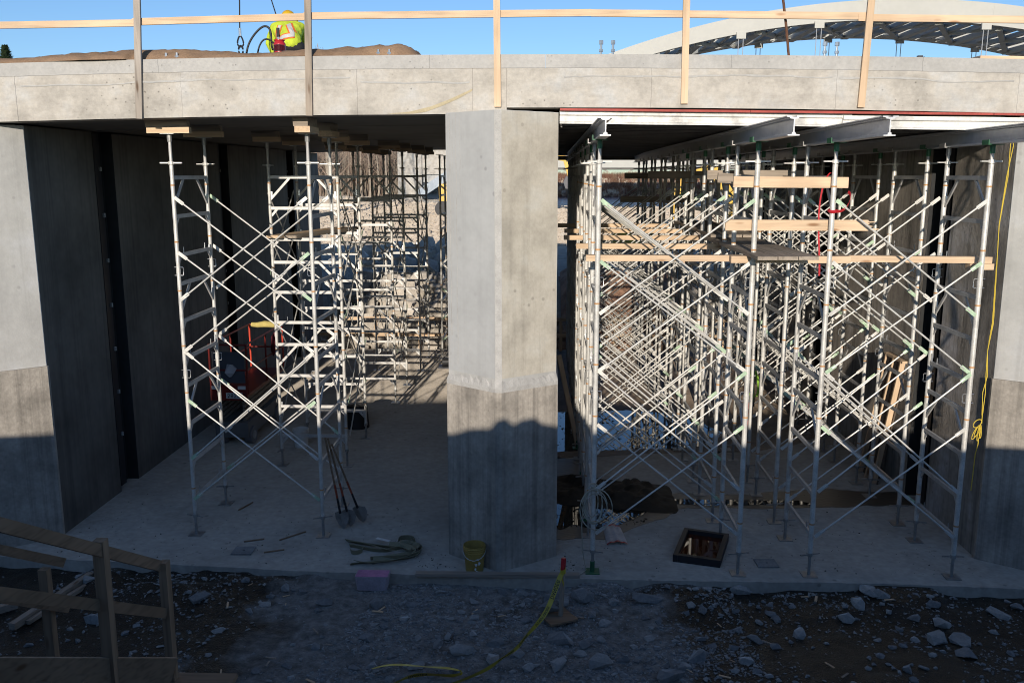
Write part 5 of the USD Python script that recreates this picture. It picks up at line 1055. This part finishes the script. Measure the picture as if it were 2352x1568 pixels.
# ------------------------------------------------------------------ the land beyond
def arc(cx, zt, a, cut): return lambda x: zt - a * (np.asarray(x, float) - cx) ** 2 - cut
pale = pmat("pale_painted_steel", (0.44, 0.43, 0.39), lo=0.95, hi=1.03, scale=0.06, fine=0.05, rough=0.6, bump=0.0)
t = thing("arch_bridge", "pale grey double arch bridge with hangers rising behind the deck at the right", "arch bridge")
up_f = lambda x: 34.9 - 0.0035 * (x - 61) ** 2
lo_f = lambda x: 31.55 - 0.0034 * (x - 58.8) ** 2
XA = np.linspace(-26, 147, 90)
def rib(name, y, dy):
    v = []
    for x in XA:
        a, b = max(0.5, float(lo_f(x))), max(0.9, float(up_f(x)))
        v += [(x, y, a), (x, y + dy, a), (x, y + dy, b), (x, y, b)]
    f = [(4 * i + k, 4 * i + 4 + k, 4 * i + 4 + (k + 1) % 4, 4 * i + (k + 1) % 4) for i in range(len(XA) - 1) for k in range(4)] + [(0, 1, 2, 3), tuple(4 * (len(XA) - 1) + k for k in (3, 2, 1, 0))]
    return obj(name, MB().add(v, f), pale, t)
Y1, Y2, DY = 150.0, 170.0, 1.8
r1 = rib("near_rib", Y1, DY); r2 = rib("far_rib", Y2, DY)
for x in (16, 37.5, 56.5, 76): 
    obj("splice_plate", MB().box(x, x + 0.35, Y1 - 0.03, Y1 - 0.001, float(lo_f(x)) + 0.15, float(up_f(x)) - 0.15), pale, r1)
def fl(x, y, off=0.05): return (x, y, float(lo_f(x)) + off)
xs_b = np.arange(6, 118, 10.3)
for i, x in enumerate(xs_b):
    obj("cross_strut", MB().bar(fl(x, Y1 + DY), fl(x, Y2), 1.3, 0.9), pale, t)
    if i < len(xs_b) - 1:
        xn = xs_b[i + 1]; xm = (x + xn) / 2
        obj("diagonal_brace", MB().bar(fl(x, Y1 + DY), fl(xn, Y2), 0.9, 0.7), pale, t); obj("diagonal_brace", MB().bar(fl(xn, Y1 + DY), fl(x, Y2), 0.9, 0.7), pale, t)
        for u in (0.25, 0.5, 0.75):
            xx = x + (xn - x) * u
            obj("secondary_strut", MB().bar(fl(xx, Y1 + DY, 0.3), fl(xx, Y2, 0.3), 0.7, 0.8), pale, t)
# perforated walkway plates hung along the far rib
for i in range(len(XA) - 1):
    if 4 < XA[i] < 118:
        x0_, x1_ = XA[i], XA[i + 1]; g = 0.22 * (x1_ - x0_)
        for (a, b) in ((x0_, x0_ + 1.45),):
            obj("soffit_plate", MB().hexa([(a, Y2 - 3.2, float(lo_f(a)) - 0.1), (a, Y2 - 0.01, float(lo_f(a)) - 0.1), (a, Y2 - 0.01, float(lo_f(a)) + 0.0), (a, Y2 - 3.2, float(lo_f(a)) + 0.0)], [(b, Y2 - 3.2, float(lo_f(b)) - 0.1), (b, Y2 - 0.01, float(lo_f(b)) - 0.1), (b, Y2 - 0.01, float(lo_f(b))), (b, Y2 - 3.2, float(lo_f(b)))]), pale, t)
for yh, offs in ((Y1 + 0.3, (13.5, 33.6, 46.8, 74.9, 88)), (Y2 + 0.9, (27.5, 41.3, 54.5, 68.2, 82.6, 97))):
    for x in offs:
        z = float(lo_f(x))
        p = obj("hanger_plate", MB().box(x - 0.8, x + 0.8, yh - 0.75, yh - 0.3 if yh < 160 else yh - 0.95, z - 0.9, z + 0.2), pale, t)
        for dx in (-0.4, 0.4): obj("hanger", MB().tube((x + dx, yh - 0.5, 8), (x + dx, yh - 0.5, z - 0.4), 0.07, 6), plain("hanger_steel", (0.35, 0.36, 0.38)) if (yh, x, dx) == (Y1 + 0.3, 13.5, -0.4) else "/World/Looks/hanger_steel", t)
obj("tie_girder", MB().box(-26, 147, Y1 - 1.0, Y1 + 0.6, 6.75, 9.2), pale, t); obj("tie_girder", MB().box(-26, 147, Y2 - 0.6, Y2 + 1.0, 6.75, 9.2), pale, t)
obj("road_slab", MB().box(-60, 170, Y1 + 0.61, Y2 - 0.61, 7.6, 8.4), M["soffit"], t)
for x in (-24, 145): obj("pier", MB().box(x - 2, x + 2, Y1 - 2, Y2 + 2, -2, 6.74), M["curb"], t)
t = thing("green_bridge", "old pale green girder bridge crossing the river beyond the right opening", "girder bridge")
grn = pmat("faded_green_steel", (0.50, 0.60, 0.48), lo=0.8, hi=1.1, scale=0.4, fine=0.15, streak=0.2, sscale=(0.6, 0.6, 0.1), rough=0.7)
obj("girder", MB().box(-7, 160, 206, 206.6, 4.72, 6.2), grn, t); obj("girder_flange", MB().box(-7, 160, 205.6, 207, 4.58, 4.71), plain("rusty_flange", (0.30, 0.16, 0.11)), t)
obj("road_slab", MB().box(-7, 160, 205.2, 216, 6.75, 7.15), M["soffit"], t)
for k in range(34):
    x = -4 + 4.8 * k
    obj("bracket", MB().bar((x, 206.1, 6.2), (x + (1.6 if k % 2 else -1.6), 205.4, 7.1), 0.3, 0.3), pale, t)
    if k % 4 == 0: obj("pier", MB().box(x - 0.6, x + 0.6, 206, 210, -2, 4.57), M["curb"], t)
# concrete bridge end seen through the left opening
t = thing("far_abutment", "pale concrete bridge pier and girder beyond the left opening", "bridge pier")
obj("column", MB().box(-22.6, -18.9, 127, 131, 1.0, 9.5), M["fascia"], t); obj("cap", MB().box(-19.0, -13, 127.5, 131, 5.6, 9.5), M["fascia"], t)
obj("bearing", MB().box(-18.6, -14.5, 126.6, 127.4, 4.4, 5.5), M["pier"], t); obj("sloped_girder", MB().bar((-19.2, 126, 2.6), (-13.0, 126, 6.6), 1.0, 1.3), plain("grey_girder", (0.34, 0.38, 0.42)), t)
# leafless trees
bark = pmat("pale_bark", (0.36, 0.30, 0.235), lo=0.7, hi=1.15, scale=2, fine=0.3, rough=0.9)
twigm = pmat("brown_twigs", (0.26, 0.19, 0.145), lo=0.8, hi=1.15, scale=2, rough=0.9)
def bare_tree(x, y, h, label, dens=1.0, group="leafless trees beyond the left opening"):
    t = thing("bare_tree", label, "tree", group)
    z = gz(x, y) - 0.1; r = 0.012 * h + 0.05; lx, ly = nrg.normal(0, 0.03, 2) * h
    tp = np.array([(x + lx * s * s, y + ly * s * s, z + h * s) for s in np.linspace(0, 1, 7)])
    obj("trunk", MB().path(tp, np.linspace(r, 0.03, 7), 6), bark, t)
    mb, tw = MB(), MB()
    for k in range(int(16 * dens)):
        s = 0.18 + 0.78 * (k + nrg.random()) / (16 * dens); p = np.array([np.interp(s, np.linspace(0, 1, 7), tp[:, i]) for i in range(3)])
        a = nrg.random() * 6.28; L_ = h * 0.30 * (1.1 - s) + 0.6; d = np.array([math.cos(a) * 0.75, math.sin(a) * 0.75, 0.75])
        q = [p, p + d * L_ * 0.5, p + d * L_ + np.array([0, 0, 0.25 * L_])]
        mb.path(q, [0.35 * r * (1.1 - s) + 0.02, 0.03, 0.015], 5)
        for j in range(5):
            u = 0.3 + 0.7 * nrg.random(); b_ = q[0] + (q[2] - q[0]) * u; e = b_ + np.array([nrg.normal(0, 0.4), nrg.normal(0, 0.4), 0.35 + 0.3 * nrg.random()]) * L_ * 0.5
            tw.path([b_, (b_ + e) / 2 + nrg.normal(0, 0.04, 3), e], [0.02, 0.014, 0.008], 4)
    obj("crown", MB().add(*mb.get()).add(*tw.get()), twigm, t)
for k in range(30):
    x = -42 + 20.5 * (k + 0.5 * nrg.random()) / 30; y = 128 + 16 * nrg.random()
    bare_tree(x, y, 8.5 + 4 * nrg.random(), "thin leafless tree in the pale thicket beyond the left opening")
for (x, y, h, lab) in ((-42.5, 90, 16.9 + 2.4, "leafless treetop just showing over the deck right of the worker, nearer one"), (-38.3, 95, 16.6 + 2.2, "leafless treetop just showing over the deck near the burlap hump")):
    pass
def far_top(px, D, ztop, lab):
    x = (px - 2177) / 3558 * (D) * 1.0; y = D - 11.6
    bare_tree(x, y, ztop - gz(x, y), lab, 1.6, "leafless treetops showing over the deck")
far_top(1255, 95, 5.52 + 0.1400 * 95 + 0.9, "leafless treetop just above the deck right of the worker")
far_top(1325, 95, 5.52 + 0.1385 * 95 + 0.3, "faint leafless treetop just above the deck left of the burlap hump")
def conifer(x, y, h, label):
    t = thing("conifer", label, "tree"); z = gz(x, y)
    obj("trunk", MB().tube((x, y, z), (x, y, z + h), 0.02 * h * 0.6, 8, 0.02), M["stairwood_z"], t)
    v, f = [], []
    for k in range(5200):
        s = 0.1 + 0.9 * nrg.random() ** 0.5; R_ = min(0.5 * (1 - s) * h, 0.17 * h * (1.1 - s)) + 0.06
        a = nrg.random() * 6.283; rr = R_ * (0.35 + 0.65 * nrg.random()) * (0.7 + 0.5 * math.sin(a * 5 + s * 60) ** 2)
        c = np.array([x + rr * math.cos(a), y + rr * math.sin(a), z + h * s - 0.25 * rr + 0.1])
        d = np.array([math.cos(a), math.sin(a), 0.5]) * 0.34; e = np.array([-math.sin(a), math.cos(a), nrg.normal(0, 0.3)]) * 0.11
        n = len(v); v += [c - e, c + e, c + d]; f.append((n, n + 1, n + 2))
    obj("crown", (np.array(v), np.array(f)), pmat("conifer_needles", (0.045, 0.075, 0.032), lo=0.6, hi=1.5, scale=3, rough=0.8), t)
conifer(-66.3, 100, 5.52 + 0.1385 * 111.6 - gz(-66.3, 100), "dark green conifer tip showing over the deck at the far left")
ok_p = []
n_ = 60000; d_ = nrg.uniform(56, 132, n_); r_ = nrg.uniform(-0.27, 0.36, n_); ok = (r_ < -0.10) | (r_ > 0.01)
x, y = (r_ * d_)[ok], (d_ - 11.6)[ok]; ok = (y < 112) | (x < -14); x, y = x[ok][:24000], y[ok][:24000]
pts = np.stack([x, y, ground_z(x, y) + 0.03], 1)
gp1 = pmat("tan_gravel", (0.50, 0.42, 0.33), lo=0.75, hi=1.15, scale=1, fine=0.2, rough=0.95, drough=1.0)
instancer("far_gravel", [(q.vertices, q.faces) for q in (rock(1, 1.1, 10, 500 + i) for i in range(4))], pts, np.clip(nrg.lognormal(-1.9, 0.5, len(x)), 0.06, 0.4), "sunlit tan gravel and cobbles covering the flat beyond the openings", [gp1] * 4)
# red brown brush on the far river bank
bp = []
for i in range(5):
    mb = MB(); r = np.random.default_rng(300 + i)
    for k in range(16):
        a = r.random() * 6.28; b_ = np.array([r.normal(0, 0.25), r.normal(0, 0.25), 0]); tp = b_ + np.array([math.cos(a) * 0.5, math.sin(a) * 0.5, 0.8 + 0.6 * r.random()])
        w_ = np.array([-math.sin(a), math.cos(a), 0]) * 0.04
        mb.add([b_ - w_, b_ + w_, tp], [(0, 1, 2)])
    bp.append(mb.get())
pts, sc = [], []
for _ in range(5200):
    x, y = nrg.uniform(-8, 90), nrg.uniform(190.5, 203)
    pts.append((x, y, gz(x, y) - 0.05)); sc.append(nrg.uniform(0.5, 1.2))
b1 = pmat("red_brown_brush", (0.27, 0.135, 0.095), lo=0.7, hi=1.3, scale=0.3, rough=0.9); b2 = pmat("tan_brush", (0.32, 0.22, 0.14), lo=0.7, hi=1.3, scale=0.3, rough=0.9)
instancer("brush", bp, pts, sc, "red brown leafless brush covering the far river bank", [b1, b2, b1, b2, b1], cat="brush")
tp_ = []
for i in range(4):
    mb = MB(); r = np.random.default_rng(400 + i)
    for k in range(10):
        b_ = np.array([r.normal(0, 0.7), r.normal(0, 0.7), 0]); tp = b_ + np.array([r.normal(0, 0.5), r.normal(0, 0.5), 4 + 3 * r.random()])
        mb.path([b_, (b_ + tp) / 2 + r.normal(0, 0.12, 3), tp], [0.05, 0.035, 0.015], 4)
        for j in range(5):
            u = 0.3 + 0.6 * r.random(); c_ = b_ + (tp - b_) * u; mb.path([c_, c_ + np.array([r.normal(0, 0.5), r.normal(0, 0.5), 0.7])], [0.022, 0.01], 4)
    tp_.append(mb.get())
pts, sc = [], []
for _ in range(420):
    x, y = nrg.uniform(-46, -21.5), nrg.uniform(131, 165); pts.append((x, y, gz(x, y) - 0.1)); sc.append(nrg.uniform(0.7, 1.3))
instancer("thicket", tp_, pts, sc, "pale tan thicket of leafless saplings beyond the left opening", [bark, twigm, bark, twigm], cat="thicket")
obj("hillside", (lambda X_, Y_: (np.array([(x, y, gz(x, y) + 9.0 * float(sstep(165, 200, y)) + 1.5 * (float(meshkit.fbm(np.array([[x * 0.1, y * 0.1, 1.0]]), 4, 2)[0]) - 0.5) - 0.6) for y in Y_ for x in X_]), [(j * len(X_) + i, j * len(X_) + i + 1, (j + 1) * len(X_) + i + 1, (j + 1) * len(X_) + i) for j in range(len(Y_) - 1) for i in range(len(X_) - 1)]))(np.linspace(-90, -19, 40), np.linspace(158, 215, 24)), pmat("dry_hillside", (0.32, 0.24, 0.165), lo=0.6, hi=1.3, scale=0.5, fine=0.4, rough=0.95, bump=0.5, bscale=3, drough=1.0), smooth=True, kind="structure")
# excavators
exy = plain("excavator_yellow", (0.62, 0.36, 0.03), rough=0.45)
def excavator(x, y, ang, boom, label):
    t = thing("excavator", label, "excavator"); z = gz(x, y); c, s = math.cos(ang), math.sin(ang)
    def P3(u, w, h): return (x + c * u - s * w, y + s * u + c * w, z + h)
    def bx(name, u0, u1, w0, w1, h0, h1, mat, taper=0.0):
        a = [P3(u0, w0, h0), P3(u0, w1, h0), P3(u0 + taper, w1, h1), P3(u0 + taper, w0, h1)]; b = [P3(u1, w0, h0), P3(u1, w1, h0), P3(u1 - taper, w1, h1), P3(u1 - taper, w0, h1)]
        return obj(name, MB().hexa(a, b), mat, t)
    for w in (-1.5, 0.9):
        pr_ = [(-2.1, 0.25), (-1.8, 0.02), (1.8, 0.02), (2.1, 0.25), (2.1, 0.6), (1.8, 0.85), (-1.8, 0.85), (-2.1, 0.6)]
        n = len(pr_); v = [P3(u, w, h) for u, h in pr_] + [P3(u, w + 0.6, h) for u, h in pr_]
        obj("track", MB().add(v, [(i, (i + 1) % n, (i + 1) % n + n, i + n) for i in range(n)] + [(0, 1, 2, 3), (0, 3, 4, 7), (4, 5, 6, 7), (8, 11, 10, 9), (8, 15, 12, 11), (12, 15, 14, 13)]), M["darksteel"], t)
    bx("undercarriage", -1.2, 1.2, -0.9, 0.9, 0.4, 1.0, M["darksteel"]); bx("house", -2.4, 1.3, -1.35, 1.35, 1.02, 2.3, exy, 0.1); bx("counterweight", -2.9, -2.4, -1.35, 1.35, 1.1, 2.2, M["darksteel"])
    cb = bx("cab", 0.0, 1.6, -1.35, -0.3, 1.3, 2.95, exy, 0.15); obj("cab_window", MB().hexa([P3(0.25, -1.362, 1.9), P3(0.25, -1.352, 1.9), P3(0.3, -1.352, 2.75), P3(0.3, -1.362, 2.75)], [P3(1.4, -1.362, 1.9), P3(1.4, -1.352, 1.9), P3(1.3, -1.352, 2.75), P3(1.3, -1.362, 2.75)]), M["black"], cb)
    b = [P3(u, 0.1, h) for u, h in boom]
    obj("boom", MB().bar(b[0], b[1], 0.5, 0.75).bar(b[1], b[2], 0.5, 0.7), exy, t)
    st = obj("stick", MB().bar(b[2], b[3], 0.42, 0.5), exy, t)
    obj("cylinder", MB().tube(P3(boom[0][0] + 0.6, 0.1, boom[0][1] - 0.2), tuple(np.array(b[1]) * 0.8 + np.array(b[0]) * 0.2 - np.array([0, 0, 0.5])), 0.1, 8), M["zinc"], t)
    obj("cylinder", MB().tube(tuple(np.array(b[1]) + np.array([0, 0, 0.5])), tuple(np.array(b[2]) + np.array([0, 0, 0.5])), 0.1, 8), M["zinc"], t)
    e = boom[3]; v = []
    pr_ = [(0, 0.15), (0.5, 0.2), (0.75, -0.35), (0.55, -0.95), (0.0, -1.15), (-0.45, -1.05), (0.1, -0.8), (0.25, -0.3)]
    n = len(pr_); v = [P3(e[0] - u, -0.45, e[1] + h) for u, h in pr_] + [P3(e[0] - u, 0.65, e[1] + h) for u, h in pr_]
    tri = trimesh.creation.triangulate_polygon(Polygon(pr_), engine="earcut"); key = {tuple(np.round(p, 5)): i for i, p in enumerate(pr_)}
    idx = [[key[tuple(np.round(tri[0][k], 5))] for k in q] for q in tri[1]]
    obj("bucket", MB().add(v, [(i, (i + 1) % n, (i + 1) % n + n, i + n) for i in range(n)]).add(v[:n], idx).add(v[n:], [q[::-1] for q in idx]), M["darksteel"], t)
excavator(-4.6, 78, 0.0, [(1.2, 2.0), (3.6, 6.6), (6.6, 6.0), (7.2, 4.0)], "yellow excavator whose arm and bucket show in the gap beside the center pier")
excavator(15.6, 56, math.pi, [(1.2, 2.0), (3.2, 4.9), (5.6, 4.1), (6.0, 1.1)], "yellow excavator on the gravel beyond the towers of the right opening")
# nearest stand-in of the yellow machine seen in the left opening's right edge
t = thing("yellow_machine", "yellow machine body just visible past the far towers of the left opening", "machine")
xm = (1772 - 2177) / 3558 * 95; zm = gz(xm, 83.4)
obj("body", MB().box(xm - 0.35, xm + 1.6, 83.4, 85, zm + 1.6, zm + 3.4), exy, t); obj("wheel", MB().tube((xm, 83.2, zm + 0.8), (xm, 83.8, zm + 0.8), 0.8, 18), M["black"], t); obj("wheel", MB().tube((xm + 1.5, 83.2, zm + 0.8), (xm + 1.5, 83.8, zm + 0.8), 0.8, 18), M["black"], t)
obj("frame", MB().box(xm - 0.5, xm + 2.0, 83.6, 84.8, zm + 0.7, zm + 1.59), M["darksteel"], t)

# ------------------------------------------------------------------ unseen wall on the bank behind the camera, top shaped to cast the shade
tsl = math.tan(SUN_EL) / math.cos(SUN_AZ)
bank_y = -12.35
prof = [(-30, 1.9), (-9.2, 1.86), (-8.0, 1.80), (-7.25, 1.84), (-7.15, 3.4), (-5.8, 3.4), (-5.7, 1.93), (-3.0, 2.0), (-1.55, 1.92), (-1.3, 1.93), (-1.05, 2.02), (-0.72, 2.05), (-0.62, 2.17), (-0.5, 2.2), (-0.4, 2.1), (-0.3, 2.17), (-0.12, 2.19), (-0.02, 2.1), (0.3, 2.03), (1.0, 2.0), (2.7, 1.86), (3.8, 1.74), (5.7, 1.64), (7.2, 1.60), (30, 1.5)]  # shadow outline, bumps for heads; tall block added only to shade the lift
mb = MB(); n = len(prof)
up = []
for x, z in prof:
    up.append((x - math.tan(SUN_AZ) * (0.4 - bank_y), z + tsl * (0.4 - bank_y)))
v = []
for x, z in up: v += [(x, bank_y, 2.5), (x, bank_y - 0.3, 2.5), (x, bank_y - 0.3, z), (x, bank_y, z)]
f = [(0, 1, 2, 3), tuple(4 * (n - 1) + k for k in (3, 2, 1, 0))]
for i in range(n - 1):
    for k in range(4):
        a, b = 4 * i + k, 4 * i + (k + 1) % 4
        f.append((a, a + 4, b + 4, b))
obj("parapet", mb.add(v, f), M["curb"], label="unseen low wall behind the viewer, top shaped to cast the yard shade, block added", cat="parapet")
